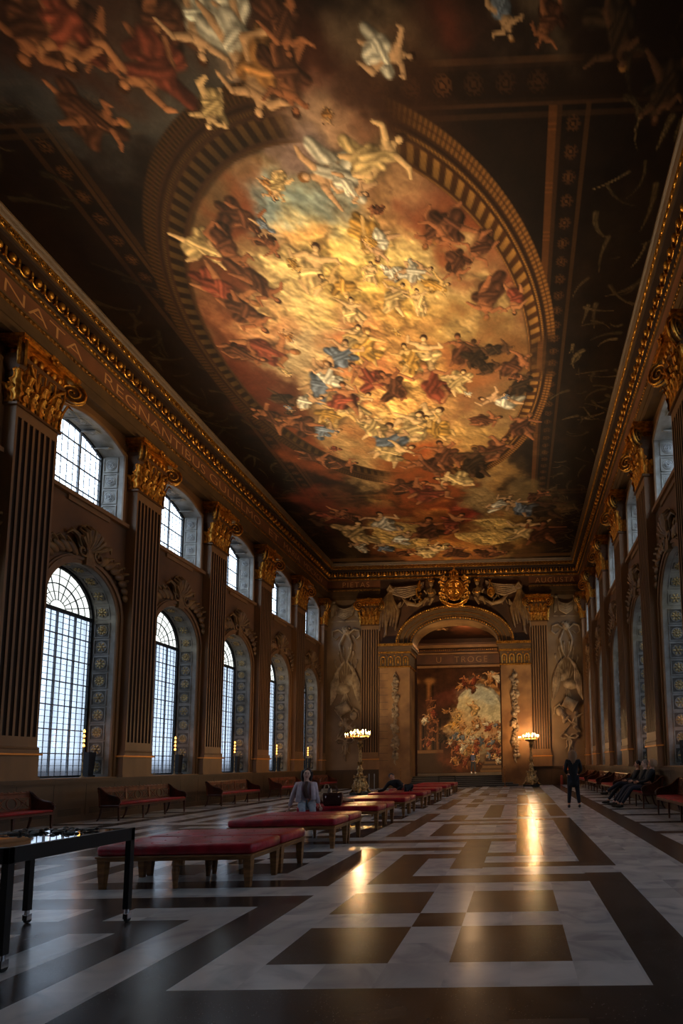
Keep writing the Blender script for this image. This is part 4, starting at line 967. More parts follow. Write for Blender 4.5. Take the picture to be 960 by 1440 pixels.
# reliefs
def bow(m, c, s=.5, y=-.08):
    for sd in (-1,1):
        m.tube([(c[0]+sd*s*t[0], c[1]+y*(1+.5*(i%2)), c[2]+s*t[1]) for i, t in enumerate(((0,0),(.35,.3),(.8,.4),(1,.1),(.75,-.15),(.3,-.1),(0,0)))], [.04,.06,.07,.07,.06,.05,.03], seg=6)
        m.tube([(c[0],c[1]+y,c[2]),(c[0]+sd*s*.3,c[1]+y*1.3,c[2]-s*.5),(c[0]+sd*s*.2,c[1]+y,c[2]-s*1.0),(c[0]+sd*s*.5,c[1]+y*.6,c[2]-s*1.35)], [.04,.06,.05,.02], seg=6)
def trophy(nm, cx, flip, par_label):
    m = MB(); y = YE; R = np.random.default_rng(11+flip); f = -1 if flip else 1
    # lion mask with ribbons at the top
    m.ell((cx,y-.05,10.1),(.24,.14,.26), seg=12, rows=8)
    for sx_ in (-1,1):
        m.ell((cx+sx_*.09,y-.17,10.15),(.05,.04,.04),seg=6,rows=4); m.ell((cx+sx_*.2,y-.06,10.3),(.08,.05,.08),seg=6,rows=4)
        m.tube([(cx+sx_*.2,y-.06,9.95),(cx+sx_*.5,y-.1,10.2),(cx+sx_*.85,y-.08,10.1),(cx+sx_*.9,y-.06,9.75),(cx+sx_*.65,y-.06,9.55),(cx+sx_*.42,y-.05,9.8)],[.05,.07,.07,.06,.05,.03],seg=6)
        m.tube([(cx+sx_*.12,y-.06,9.9),(cx+sx_*.4,y-.1,9.2),(cx+sx_*.25,y-.08,8.5),(cx+sx_*.05,y-.05,8.0)],[.06,.09,.08,.05],seg=6)
    m.ell((cx,y-.16,10.02),(.08,.06,.06),seg=8,rows=5)
    for k in range(9):
        a = 2*PI*k/9; m.tube([(cx+.2*math.cos(a),y-.05,10.1+.22*math.sin(a)),(cx+.34*math.cos(a),y-.05,10.1+.36*math.sin(a))],[.06,.02],seg=5)
    # crossed flags and spears
    for k in range(6):
        a = math.radians(-52+21*k); x1 = cx+1.0*math.sin(a)*.9; z1 = 6.6+2.3*math.cos(a)
        m.tube([(cx-.5*math.sin(a),y-.04,5.2),(x1,y-.06,z1)],.035,seg=6); m.ell((x1,y-.06,z1+.1),(.07,.04,.16),seg=6,rows=5)
    for s_ in (-1,1):       # furled banners
        for j in range(5):
            o = .1*j
            m.tube([(cx+s_*(.1+o*.6),y-.08,8.1-.1*j),(cx+s_*(.55+o*.8),y-.13,7.5-.2*j),(cx+s_*(.5+o),y-.1,6.6-.25*j),(cx+s_*(.72+o*.6),y-.06,5.7-.1*j)],[.05,.1,.1,.05],seg=6)
    # shields, drum, helmet
    T0 = m.T
    m.T = Matrix.Translation((cx-f*.25,y,6.35)) @ Matrix.Rotation(PI/2,4,'X'); m.lathe([(.52,0),(.54,.06),(.42,.1),(.4,.13),(.1,.2),(0.01,.22)],seg=20,sy=.72); m.T = T0
    m.T = Matrix.Translation((cx+f*.3,y,6.9)) @ Matrix.Rotation(PI/2,4,'X'); m.lathe([(.36,0),(.38,.05),(.28,.09),(.08,.16),(.01,.17)],seg=16); m.T = T0
    m.T = Matrix.Translation((cx-f*.1,y-.14,5.05)) @ Matrix.Rotation(math.radians(62)*f,4,'Y'); m.lathe([(.0,-.42),(.36,-.42),(.4,-.38),(.36,-.34),(.34,.0),(.36,.34),(.4,.38),(.36,.42),(0.0,.42)],seg=16,sy=.5); m.T = T0
    m.ell((cx+f*.55,y-.08,4.6),(.26,.16,.3),seg=12,rows=8); m.tube([(cx+f*.3,y-.1,4.75),(cx+f*.55,y-.14,5.05),(cx+f*.85,y-.1,4.8),(cx+f*.9,y-.06,4.4)],[.05,.09,.08,.03],seg=6)
    # cannon, anchor flukes, quivers and knots further down
    for k in range(7):
        a = R.random()*PI*2; cx2 = cx+(R.random()-.5)*1.1; z2 = 3.6+.9*R.random(); L = .35+.3*R.random()
        m.tube([(cx2,y-.05,z2),(cx2+L*math.cos(a)*.8,y-.1,z2+L*math.sin(a))],[.1,.05],seg=7)
        m.ell((cx2,y-.07,z2),(.13,.09,.17),seg=8,rows=6)
    m.tube([(cx-.7,y-.05,5.0),(cx+.6,y-.07,3.3)],[.04,.05],seg=6); m.tube([(cx+.65,y-.05,4.4),(cx-.55,y-.07,3.0)],[.04,.05],seg=6)
    bow(m, (cx,y,2.95), .55)
    m.tube([(cx,y-.06,2.9),(cx+.05,y-.08,2.4),(cx-.06,y-.06,2.0),(cx+.03,y-.04,1.7)],[.06,.08,.06,.02],seg=6)
    return tag(m.build('wall_trophy', 'relief', smooth=True), par_label, 'relief', 'reliefs on the far wall')
trophy('t', -10.2, 0, 'tall grey-brown relief of arms and a lion mask left of the great arch')
trophy('t', 3.95, 1, 'tall brown relief of arms and a lion mask right of the great arch')
def swag(cx, w, lab):
    m = MB(); y = YE
    for j in range(6):
        d = .12+.1*j
        m.tube([(cx-w,y-.05,12.0),(cx-w*.6,y-.1,11.75-d),(cx,y-.14,11.62-d*1.15),(cx+w*.6,y-.1,11.75-d),(cx+w,y-.05,12.0)],[.05,.08,.09,.08,.05],seg=6)
    for s_ in (-1,1):
        for j in range(3): m.tube([(cx+s_*w,y-.06,12.05),(cx+s_*(w+.05*j),y-.1,11.6),(cx+s_*(w-.02+.07*j),y-.06,11.1-.05*j)],[.05,.09,.05],seg=6)
        m.ell((cx+s_*w,y-.08,12.02),(.14,.1,.12),seg=8,rows=6)
    m.box(cx-w-.2,cx+w+.2,y-.05,y,10.72,10.8)
    tag(m.build('drapery_swag','relief',smooth=45), lab, 'relief', 'carved drapery on the far wall')
swag(-10.3, .72, 'hanging drapery swag above the left trophy relief'); swag(4.0, .6, 'hanging drapery swag above the right trophy relief')
def garland(cx, lab):
    m = MB(); R = np.random.default_rng(int(abs(cx)*10)); y = YE-.28
    for k in range(26):
        z = 6.9-.2*k; w = .17+.07*math.sin(k*1.3)
        for j in range(3):
            a = R.random()*2*PI
            m.ell((cx+(R.random()-.5)*w*1.6,y-.06-.04*R.random(),z+.1*(R.random()-.5)),(w*.6,.1,.12+.06*R.random()),seg=7,rows=5,rot=Matrix.Rotation(a,3,'Y'))
    m.tube([(cx-.12,y-.05,7.0),(cx,y-.08,7.25),(cx+.12,y-.05,7.0)],.05,seg=6); m.tube([(cx,y-.05,1.85),(cx-.06,y-.07,1.6),(cx+.04,y-.05,1.4)],[.07,.06,.02],seg=6)
    tag(m.build('fruit_garland','relief',smooth=True), lab, 'garland', 'garlands on the arch piers')
garland(-6.95, 'hanging carved garland on the left pier of the arch'); garland(.6, 'hanging carved garland on the right pier of the arch')
def spandrel_drapery(s_, lab):
    # s_ = -1 left, +1 right of the crest
    m = MB(); y = YE-.06; X = lambda t: AX + s_*t
    knot = (X(4.15), y-.12, 12.75)
    m.ell(knot,(.26,.16,.24),seg=10,rows=7); m.tube([(knot[0]-.2,y-.2,12.7),(knot[0],y-.26,12.95),(knot[0]+.2,y-.2,12.7)],[.08,.11,.08],seg=7)
    for j in range(6):      # fabric drawn up to the crest
        m.tube([(X(4.1),y-.1,12.85-.07*j),(X(3.2),y-.14,12.75+.1-.13*j),(X(2.5),y-.12,12.95-.1*j),(X(2.0),y-.06,13.2-.06*j)],[.07,.1,.08,.04],seg=6)
    for j in range(7):      # falling folds
        d = (j-3)*.11
        m.tube([(X(4.15),y-.12,12.7),(X(4.3+d*.9),y-.14,12.0),(X(4.2+d*1.7),y-.12,11.3),(X(4.35+d*1.5),y-.08,10.5-.15*abs(j-3)+.1*(j%2))],[.07,.11,.12,.05],seg=6)
    for j in range(4):      # banner tail lower down, curling scroll
        m.tube([(X(3.5),y-.08,11.9-.1*j),(X(3.9+.05*j),y-.12,11.4),(X(4.35+.06*j),y-.1,11.0),(X(4.45),y-.06,10.1-.1*j),(X(4.6),y-.04,9.6)],[.05,.08,.08,.06,.02],seg=6)
    pts = [(X(2.6+.5*math.cos(t*.5)*(1-t/16)), y-.1, 12.2+.42*math.sin(t*.5)*(1-t/16)) for t in range(14)]
    m.tube(pts, [.12-.006*t for t in range(14)], seg=7)
    m.tube([(X(3.4),y-.08,12.2),(X(3.0),y-.14,11.8),(X(2.4),y-.12,11.65),(X(1.9),y-.06,11.95)],[.05,.16,.14,.05],seg=8)
    for j in range(3): m.tube([(X(2.2+.3*j),y-.07,12.9),(X(2.75+.35*j),y-.09,11.6)],.035,seg=6)
    tag(m.build('hanging_drapery','relief_brown',smooth=True), lab, 'drapery', 'knotted drapery beside the crest')
spandrel_drapery(-1, 'knotted brown drapery relief left of the gilt crest'); spandrel_drapery(1, 'knotted brown drapery relief right of the gilt crest')

# gilt crest
cr = empty('gilt_crest', (AX+.02, YE-.42, 11.45), 0, 'large gilt coat of arms with crown over the crown of the arch', 'coat of arms')
def oval(a, b, cz, y, n=28): return [(a*math.cos(2*PI*k/n), y, cz+b*math.sin(2*PI*k/n)) for k in range(n)]
m = MB(); m.tube(oval(.56,.62,1.12,-.04), .085, seg=8, closed=True); m.tube(oval(.66,.72,1.12,0), .03, seg=6, closed=True); m.tube(oval(.46,.52,1.12,-.04), .025, seg=6, closed=True)
for k in range(22):
    a = 2*PI*k/22; m.ell((.56*math.cos(a),-.12,1.12+.62*math.sin(a)),(.035,.03,.05),seg=6,rows=4)
m.build('garter_ring','gold',cr,smooth=True)
m = MB(); T0 = m.T; m.T = Matrix.Translation((0,0,1.12)) @ Matrix.Rotation(PI/2,4,'X'); m.lathe([(.5,-.02),(.48,.06),(.3,.12),(.01,.14)],seg=24,sy=1.1); m.T = T0
m.box(-.02,.02,-.18,-.08,.62,1.6); m.box(-.44,.44,-.18,-.08,1.1,1.14)
for qx, qz in ((-.22,1.35),(.22,1.35),(-.22,.9),(.22,.9)):
    for j in range(3): m.tube([(qx-.13,-.14,qz-.1+.1*j),(qx-.04,-.19,qz-.06+.1*j),(qx+.06,-.16,qz-.1+.1*j),(qx+.14,-.14,qz-.05+.1*j)],[.02,.035,.03,.012],seg=5)
m.build('quartered_shield','gold',cr,smooth=45)
m = MB(); m.lathe([(.0,1.78),(.27,1.78),(.3,1.82),(.3,1.92),(.27,1.96),(.0,1.96)],seg=16,sy=.6)
for k in range(5):
    x = -.26+.13*k; m.ell((x,-.16,2.0),(.05,.04,.07),seg=6,rows=5); m.tube([(x,-.12,1.98),(x*1.1,-.1,2.2),(x*.3,-.06,2.36)],.03,seg=6)
m.ell((0,-.06,2.42),(.07,.07,.07),seg=8,rows=6); m.box(-.02,.02,-.08,-.04,2.46,2.6); m.box(-.07,.07,-.08,-.04,2.52,2.56)
m.build('crown','gold',cr,smooth=45)
m = MB()
for s_ in (-1,1):
    for j in range(6):
        z = .55+.24*j; x = .72+.08*math.sin(j*2); m.tube([(s_*.6,-.02,z),(s_*(x+.1),-.08,z+.14),(s_*(x+.2),-.06,z+.1),(s_*(x+.18),-.02,z-.04)],[.04,.07,.05,.02],seg=6)
        m.ell((s_*(x+.06),-.06,z+.02),(.07,.05,.09),seg=6,rows=5)
    spiral(m,(s_*.6,-.05,.45),(s_,0,0),(0,0,1),(0,-1,0),.22)
    spiral(m,(s_*.62,-.05,1.85),(s_,0,0),(0,0,1),(0,-1,0),.17)
for j in range(5): m.ell((-.24+.12*j,-.1,.42+.03*abs(j-2)),(.07,.06,.1),seg=6,rows=5)
m.build('acanthus_mantling','gold',cr,smooth=True)
m = MB()
pa = [(-.8+1.6*k/16, -.1-.05*math.sin(k*PI/16), .34-.34*math.sin(PI*k/16)+.0) for k in range(17)]
for k in range(16):
    a, b = pa[k], pa[k+1]
    m.add([(a[0],a[1],a[2]-.1),(b[0],b[1],b[2]-.1),(b[0],b[1],b[2]+.1),(a[0],a[1],a[2]+.1),(a[0],a[1]+.05,a[2]-.1),(b[0],b[1]+.05,b[2]-.1),(b[0],b[1]+.05,b[2]+.1),(a[0],a[1]+.05,a[2]+.1)],[(0,1,2,3),(7,6,5,4),(0,4,5,1),(3,2,6,7)])
m.tube([(p[0],p[1]-.01,p[2]-.1) for p in pa],.02,seg=5); m.tube([(p[0],p[1]-.01,p[2]+.1) for p in pa],.02,seg=5)
m.tube([(-.8,-.1,.34),(-.9,-.12,.5),(-.8,-.12,.6)],[.05,.06,.02],seg=6); m.tube([(.8,-.1,.34),(.9,-.12,.5),(.8,-.12,.6)],[.05,.06,.02],seg=6)
m.build('motto_ribbon','gold',cr,smooth=40)
def seated_putto(s_, lab):
    g = empty('gilt_putto', (AX+s_*1.5, YE-.2, 11.75), 0, lab, 'statue', 'seated gilt figures beside the crest')
    m = MB()
    m.tube([(0,-.1,.3),(0,-.12,.6),(s_*.02,-.1,.92)],[.17,.2,.14],seg=8); m.tube([(0,-.1,.9),(0,-.1,1.12)],[.07,.07],seg=6); m.ell((-s_*.02,-.12,1.24),(.13,.13,.16),seg=10,rows=7)
    for q in (-1,1):
        m.tube([(q*.16,-.1,.88),(q*.3,-.16,.62),(q*.2 if q*s_<0 else q*.42,-.22,.5 if q*s_<0 else .8)],[.08,.065,.05],seg=6)
        m.tube([(q*.1,-.12,.3),(q*.22+s_*.1,-.32,.2),(q*.2+s_*.3,-.26,-.2)],[.12,.1,.06],seg=6)
    m.tube([(s_*.1,-.08,.25),(s_*.5,-.12,.1),(s_*.95,-.1,-.1),(s_*1.05,-.08,.2)],[.13,.1,.07,.03],seg=7)
    m.build('body','relief_brown',g,smooth=True)
    m = MB(); m.lathe([(.16,1.34),(.18,1.38),(.14,1.44)],c=(-s_*.02,-.12,0),seg=10)
    for k in range(5): m.ell((-s_*.02+.16*math.cos(k*PI/4+0),-.12-.1*math.sin(k*PI/4),1.46),(.04,.04,.08),seg=6,rows=4)
    m.tube([(-.16,-.24,.62),(0,-.3,.56),(.16,-.24,.62)],.05,seg=6); m.build('gilt_coronet','gold',g,smooth=True)
    m = MB()
    if s_ > 0:
        m.tube([(.86+.2*math.cos(2*PI*k/20),-.14,.62+.28*math.sin(2*PI*k/20)) for k in range(20)],.06,seg=7,closed=True); m.ell((.86,-.12,.62),(.15,.06,.2),seg=12,rows=7)
        m.tube([(.7,-.1,.95),(.9,-.1,1.5)],.03,seg=6); m.tube([(1.0,-.1,.95),(.75,-.1,1.45)],.03,seg=6)
    else:
        m.tube([(-.75,-.1,.8),(-.8,-.12,1.2),(-.72,-.1,1.5)],[.1,.12,.03],seg=8)
        m.tube([(-.6,-.14,1.2),(-.95,-.16,.9),(-.9,-.12,.5),(-.6,-.12,.2),(-.75,-.1,0)],[.05,.06,.06,.06,.02],seg=7)
        for k in range(4): m.ell((-.72+.06*(k%2),-.14,.1+.17*k),(.08,.06,.07),seg=7,rows=5)
    m.build('gilt_emblem','gold',g,smooth=True)
seated_putto(-1,'seated brown and gold figure left of the gilt crest'); seated_putto(1,'seated brown and gold figure with round medallion right of the gilt crest')

# ---------------------------------------------------------------- steps and upper hall
FZ = .66
m = MB()
for k in range(6):
    z = .11*(k+1); y0 = YE-.9+.3*k; o = max(0, .95-.33*k)
    if y0 < YE-.3: m.box(JL-o, JR+o, y0, YE+.2, z-.11, z-.02, 0); m.box(JL-o-.02, JR+o+.02, y0-.03, YE+.2, z-.02, z, 1)
    else: m.box(JL, JR, y0, YE+2.0, z-.11, z-.02, 0); m.box(JL, JR, y0-.03, YE+2.0, z-.02, z, 1)
struct(m.build('trim_16', ['step_dark','step_stone']))
YU = 45.0; UX0, UX1, UZ = -12.5, 3.6, 13.05
m = MB(); m.box(UX0,UX1,YE+1.6,YU,FZ-.2,FZ-.01,0)
for k in range(16):
    for j in range(13):
        if (k+j) % 2: m.box(UX0+1.0*k,UX0+1.0*k+1.0,YE+1.61+1.0*j,YE+2.61+1.0*j,FZ-.01,FZ-.004,1)
        else: m.box(UX0+1.0*k,UX0+1.0*k+1.0,YE+1.61+1.0*j,YE+2.61+1.0*j,FZ-.01,FZ-.004,2)
struct(m.build('trim_17', ['step_dark','step_dark','step_stone']))
m = MB(); m.box(UX0-.1,UX1+.1,YU,YU+.1,0,UZ+.3); m.box(UX0-.1,UX0,YE+1.6,YU,FZ,UZ); m.box(UX1,UX1+.1,YE+1.6,YU,FZ,UZ); m.box(UX0,AX-AI-.02,YE+1.55,YE+1.6,0,UZ); m.box(AX+AI+.02,UX1,YE+1.55,YE+1.6,0,UZ); m.box(UX0,UX1,YE+1.55,YE+1.6,11,UZ)
struct(m.build('wall_upper', 'upper_wall'))
m = MB(); m.box(UX0,UX1,YU-.05,YU,10.3,UZ,0); m.box(UX0,UX1,YU-.3,YU,10.3,10.5,1); m.box(UX0,UX1,YU-.25,YU,11.55,11.7,1); m.box(UX0,UX1,YU-.6,YU,12.1,12.35,1); m.box(UX0,UX1,YU-.75,YU,12.35,12.5,0); m.box(UX0,UX1,YU-.4,YU,11.75,12.0,0)
tu = struct(m.build('trim_18', ['upper_wall','umber_pilaster']))
m = MB()
for k in range(90): m.ell((UX0+.1+.18*k,YU-.45,11.9),(.06,.06,.07),seg=5,rows=4)
m.build('gilt_beading','gold',tu)
text('U   TROGE', tu, Te(-4.3, 11.05, YU-.06), .8, sp=1.3, mt='umber_pilaster')
# painted end wall of the upper hall
mv = Canvas(UX0, UX1, FZ, 10.3, .035, (58,34,20), 31)
mv.a *= (1+.7*mv.n1+.4*mv.n3)[...,None]
def vcol(x, w, z0, z1, col):
    wn_ = mv.win(x-w, x+w, z0, z1); t = (mv.X[wn_]-x)/w
    mv.mix(wn_, np.ones_like(t)*.9, np.array(col)*(np.clip(1.05-.75*np.abs(t+.25),.2,1.1))[...,None]*(1+.4*mv.n3[wn_])[...,None])
for x, w, z0 in ((-8.75,.34,2.6),(-7.3,.33,2.8),(-10.2,.34,2.6)): vcol(x, w, z0, 8.9, (150,98,52)); mv.patch(x, 9.1, .5, .3, (150,104,56), .9, .4); 
for x in (-6.55,-8.1): vcol(x, .22, 2.8, 5.6, (110,70,38))
wn_ = mv.win(-9.6,-6.2,FZ,2.7); mv.mix(wn_, np.ones_like(mv.X[wn_])*.8, (52,36,24)); wn_ = mv.win(-9.6,-6.1,2.5,2.72); mv.mix(wn_, np.ones_like(mv.X[wn_])*.8, (120,84,50))
for k in range(9): mv.patch(-6.8+.35*k, 7.2+.35*math.sin(k)+.12*k, .8, .5, (84,44,30), .8)
# bright opening with sky and clouds
e = np.clip((1-(((mv.X+2.9)/2.35)**2 + ((np.maximum(mv.Y-5.6,0))/3.0)**2 + (np.minimum(mv.Y-5.6,0)/3.4)**2))/.05, 0, 1)*np.clip((mv.X - (-5.9 + .32*np.maximum(mv.Y-3.6,0)) + .5*mv.n1)/.1,0,1)
mv.mix((slice(0,mv.H),slice(0,mv.W)), e, np.array((196,186,150))*(1+.35*mv.n3+.3*mv.n1)[...,None])
for x, z, r, c in ((-2.9,8.0,1.1,(168,172,158)),(-1.6,7.4,1.0,(164,170,156)),(-1.4,6.2,.9,(188,178,140)),(-4.0,7.0,.8,(206,188,140)),(-5.0,6.0,.7,(214,178,120)),(-4.8,4.4,.9,(196,176,130)),(-3.3,4.3,1.0,(190,172,136)),(-5.0,5.0,.8,(206,150,90)),(-3.6,5.4,.9,(196,160,112)),(-2.4,5.0,.8,(180,146,104)),(-2.9,3.4,.8,(150,134,104)),(-4.2,3.2,.8,(150,130,98)),(-1.5,4.6,.7,(150,104,66)),(-1.0,3.6,.7,(120,86,58)),(-5.4,2.2,.8,(80,44,26)),(-4.6,1.6,.9,(104,54,32)),(-3.5,2.2,.8,(130,100,66)),(-2.5,2.5,.7,(120,104,80))):
    mv.patch(x, z, r, r*.75, c, .85)
for k in range(6):
    wn_ = mv.win(-2.7+.1*k, .2, FZ+.2*k, FZ+.2*k+.18); mv.mix(wn_, np.ones_like(mv.X[wn_])*.85, (84-6*k,64-4*k,44) if k % 2 else (112,84,56))
# painted arch jamb on the right
an_ = np.hypot((mv.X+2.9)/2.75, np.maximum(mv.Y-5.6,0)/3.45); kk = ((an_ > .93) & (an_ < 1.06) & (mv.X > -3.4)).astype(float)*np.clip((mv.Y-1.9)/.1,0,1)
mv.mix((slice(0,mv.H),slice(0,mv.W)), kk*.85, np.array((146,104,58))*(1+.5*mv.n3+.3*np.sin(mv.Y*9))[...,None])
billow(mv, 90, .3); GROW = .02
Rf = np.random.default_rng(77)
FM = [(-3.5,6.4,.1,1.5,1),(-4.6,5.9,-.3,1.3,1),(-5.2,5.2,.6,1.6,7),(-3.2,5.1,.5,1.5,3),(-2.2,4.9,-.9,1.2,2),(-4.2,4.6,.3,1.2,3),(-4.6,3.7,1.3,1.5,2),(-3.3,3.8,-.6,1.3,2),(-2.6,3.5,.2,1.4,4),(-1.9,3.3,.0,1.2,6),(-1.2,3.3,.05,1.5,4),(-.6,3.8,.1,1.2,0),(-1.6,4.7,.2,1.0,6),(-1.0,4.7,-.2,1.0,0),(-2.9,2.5,.1,1.0,2),(-3.5,2.5,-.2,1.0,3),(-4.2,2.6,.3,1.1,1),(-4.9,2.0,.6,1.7,0),(-5.3,2.9,-.5,1.3,0),(-3.9,1.5,.4,1.1,6),(-3.0,1.6,-.4,.9,0),
      (-7.3,7.0,.2,1.3,0),(-7.1,6.2,-.4,1.3,6),(-7.5,5.5,.4,1.2,2),(-6.9,5.0,.9,1.3,0),(-7.0,4.2,.2,1.3,0),(-7.7,3.5,.0,1.0,0),(-7.2,3.4,.3,.9,6),(-5.7,6.3,1.4,.9,3),(-6.3,3.9,.1,1.3,5),
      (-4.2,8.9,.2,1.4,6),(-3.6,8.7,-.3,1.2,0),(-3.0,9.0,.6,1.3,6),(-2.0,9.2,.1,1.5,3),(-1.2,9.2,-.7,1.5,2),(-4.6,8.6,.8,.9,3),(-3.3,8.2,0.2,.9,0)]
for k in range(34):
    x = -5.4+5.0*Rf.random(); z = 1.6+3.6*Rf.random(); FM.append((x, z, (Rf.random()-.5)*1.6, .75+.4*Rf.random(), (0,2,1,6,4,3)[k%6]))
for k, (x, z, a, L, pal) in enumerate(FM): mv.figure(x-L/2*math.sin(a), z-L/2*math.cos(a), x+L/2*math.sin(a), z+L/2*math.cos(a), pal, 900+k)
tag(mv.mesh('painted_mural', 'mural_painting', lambda X, Z: np.stack([X, np.full_like(X, YU-.06), Z], 1)), 'huge painted wall scene of figures on clouds seen through the arch', 'mural')
uc = Canvas(UX0, UX1, YE+1.5, YU, .07, (40,24,15), 51); uc.a *= (1+.8*uc.n1+.6*uc.n3)[...,None]
for x, y, r, c in ((-3,33,1.6,(120,90,52)),(-5,35,1.4,(96,40,24)),(-1.5,35,1.3,(104,44,26)),(-3.2,38,1.6,(150,118,70)),(-6.5,38,1.3,(110,60,34)),(0,38,1.4,(120,66,36)),(-3,42,1.5,(90,50,30))): uc.patch(x,y,r,r,c,.8)
for k in range(26):
    x = -7.5+8.5*Rf.random(); y = 32+11*Rf.random(); a = Rf.random()*6.3; uc.figure(x,y,x+1.3*math.cos(a),y+1.3*math.sin(a),(0,6,3,2,5)[k%5],700+k)
struct(uc.mesh('ceiling_upper', 'ceiling_painting', lambda X, Y: np.stack([X, Y, np.full_like(X, UZ)], 1)))
# ---------------------------------------------------------------- benches
def make_bench(w=1.79, d=.77):
    g = empty('upholstered_bench'); a, b = w/2, d/2
    m = MB(); rs = []
    for z, e in ((.37,.0),(.385,.022),(.43,.028),(.472,.026),(.488,.008),(.495,-.03)):
        x, y = a+e-.02, b+e-.02; r = .04; pts = []
        for cx_, cy_, a0 in ((x-r,y-r,0),(-x+r,y-r,90),(-x+r,-y+r,180),(x-r,-y+r,270)):
            for k in range(4): t = math.radians(a0+30*k); pts.append((cx_+r*math.cos(t), cy_+r*math.sin(t), z))
        rs.append(pts)
    m.loft(rs); m.build('cushion','red_leather',g,smooth=60)
    m = MB()
    for k in range(5):
        for j in range(3): m.ell((-a+.2+(w-.4)*k/4, -b+.14+(d-.28)*j/2, .496),(.014,.014,.005),seg=6,rows=4)
    m.build('tuft_buttons','red_leather',g)
    m = MB(); m.bbox(-a,a,-b,b,.31,.37,.008); m.bbox(-a-.014,a+.014,-b-.014,b+.014,.345,.37,.006); m.build('seat_rail','oak',g)
    for sx in (-1,0,1):
        for sy in (-1,1):
            x, y = sx*(a-.05), sy*(b-.05); m = MB()
            if sx:
                m.loft([[(x-.045-0*sx,y-.045,.33),(x+.045,y-.045,.33),(x+.045,y+.045,.33),(x-.045,y+.045,.33)],
                        [(x-.04,y-.04,.2),(x+.04,y-.04,.2),(x+.04,y+.04,.2),(x-.04,y+.04,.2)],
                        [(x-.026,y-.026,0),(x+.03,y-.026,0),(x+.03,y+.026,0),(x-.026,y+.026,0)]])
            else: m.lathe([(.03,.33),(.045,.27),(.05,.255),(.036,.245),(.034,.22),(.042,.21),(.024,.0)],c=(x,y,0),seg=12); 
            m.build('leg','oak',g,smooth=45)
    return g
bench = make_bench(); pos_names = ['nearest','second','third','fourth','fifth','sixth','seventh','farthest']
for k in range(8):
    for j in range(2):
        o = bench if (k == 0 and j == 0) else copy_tree(bench)
        place(o, (-3.25, 1.38 + 2.84*k + .395 + .815*j, 0), 0)
        tag(o, 'red leather bench on oak legs, %s half of the %s bench pair' % (('near','far')[j], pos_names[k]), 'bench', 'red benches down the middle of the hall')

# ---------------------------------------------------------------- mirror table on castors
mt = empty('mirror_table', (-3.25,-.54,0), 0, 'black mirror-topped table on castors in the near left corner', 'table')
m = MB(); m.box(-.50,.46,-.62,-.575,.72,.83); m.box(-.50,.46,.575,.62,.72,.83); m.box(-.50,-.455,-.62,.62,.72,.83); m.box(.415,.46,-.62,.62,.72,.83); m.build('apron','black_metal',mt,bevel=.003)
m = MB(); m.box(-.46,.42,-.58,.58,.80,.826); m.build('mirror_top','mirror',mt)
for x, y in ((-.475,-.595),(.435,-.595),(-.475,.595),(.435,.595)):
    m = MB(); m.box(x-.024,x+.024,y-.024,y+.024,.115,.74); lg = m.build('leg','black_metal',mt)
    m = MB(); m.lathe([(.012,.075),(.02,.08),(.02,.12),(.012,.12)],c=(x,y,0),seg=10); m.box(x-.022,x-.016,y-.02,y+.03,.03,.08); m.box(x+.016,x+.022,y-.02,y+.03,.03,.08); m.build('castor_fork','chrome',lg,smooth=40)
    m = MB(); m.T = Matrix.Translation((x,y+.01,.032)) @ Matrix.Rotation(PI/2,4,'Y'); m.lathe([(.01,-.014),(.03,-.014),(.032,-.01),(.032,.01),(.03,.014),(.01,.014)],seg=14); m.build('castor_wheel','rubber',lg,smooth=40)
Rn = np.random.default_rng(3)
for k in range(13):
    m = MB(); a = Rn.random()*3; L = .05
    m.ell((0,0,.012),(L,.02,.012),seg=10,rows=5); m.ell((L*.8,0,.018),(.02,.024,.016),seg=8,rows=5); m.tube([(-L,0,.012),(-L*1.3,.03,.012),(-L*1.1,.07,.01),(-L*.4,.08,.01)],.005,seg=5)
    o = m.build('handset','ebony',smooth=True); place(o,(-3.66+.62*(k/12)+.02*Rn.random(), -.04-.14*Rn.random()-.08*(k%3), .826), a)
    tag(o,'small black handheld object lying in the row on the mirror table','handset','small black objects on the mirror table')

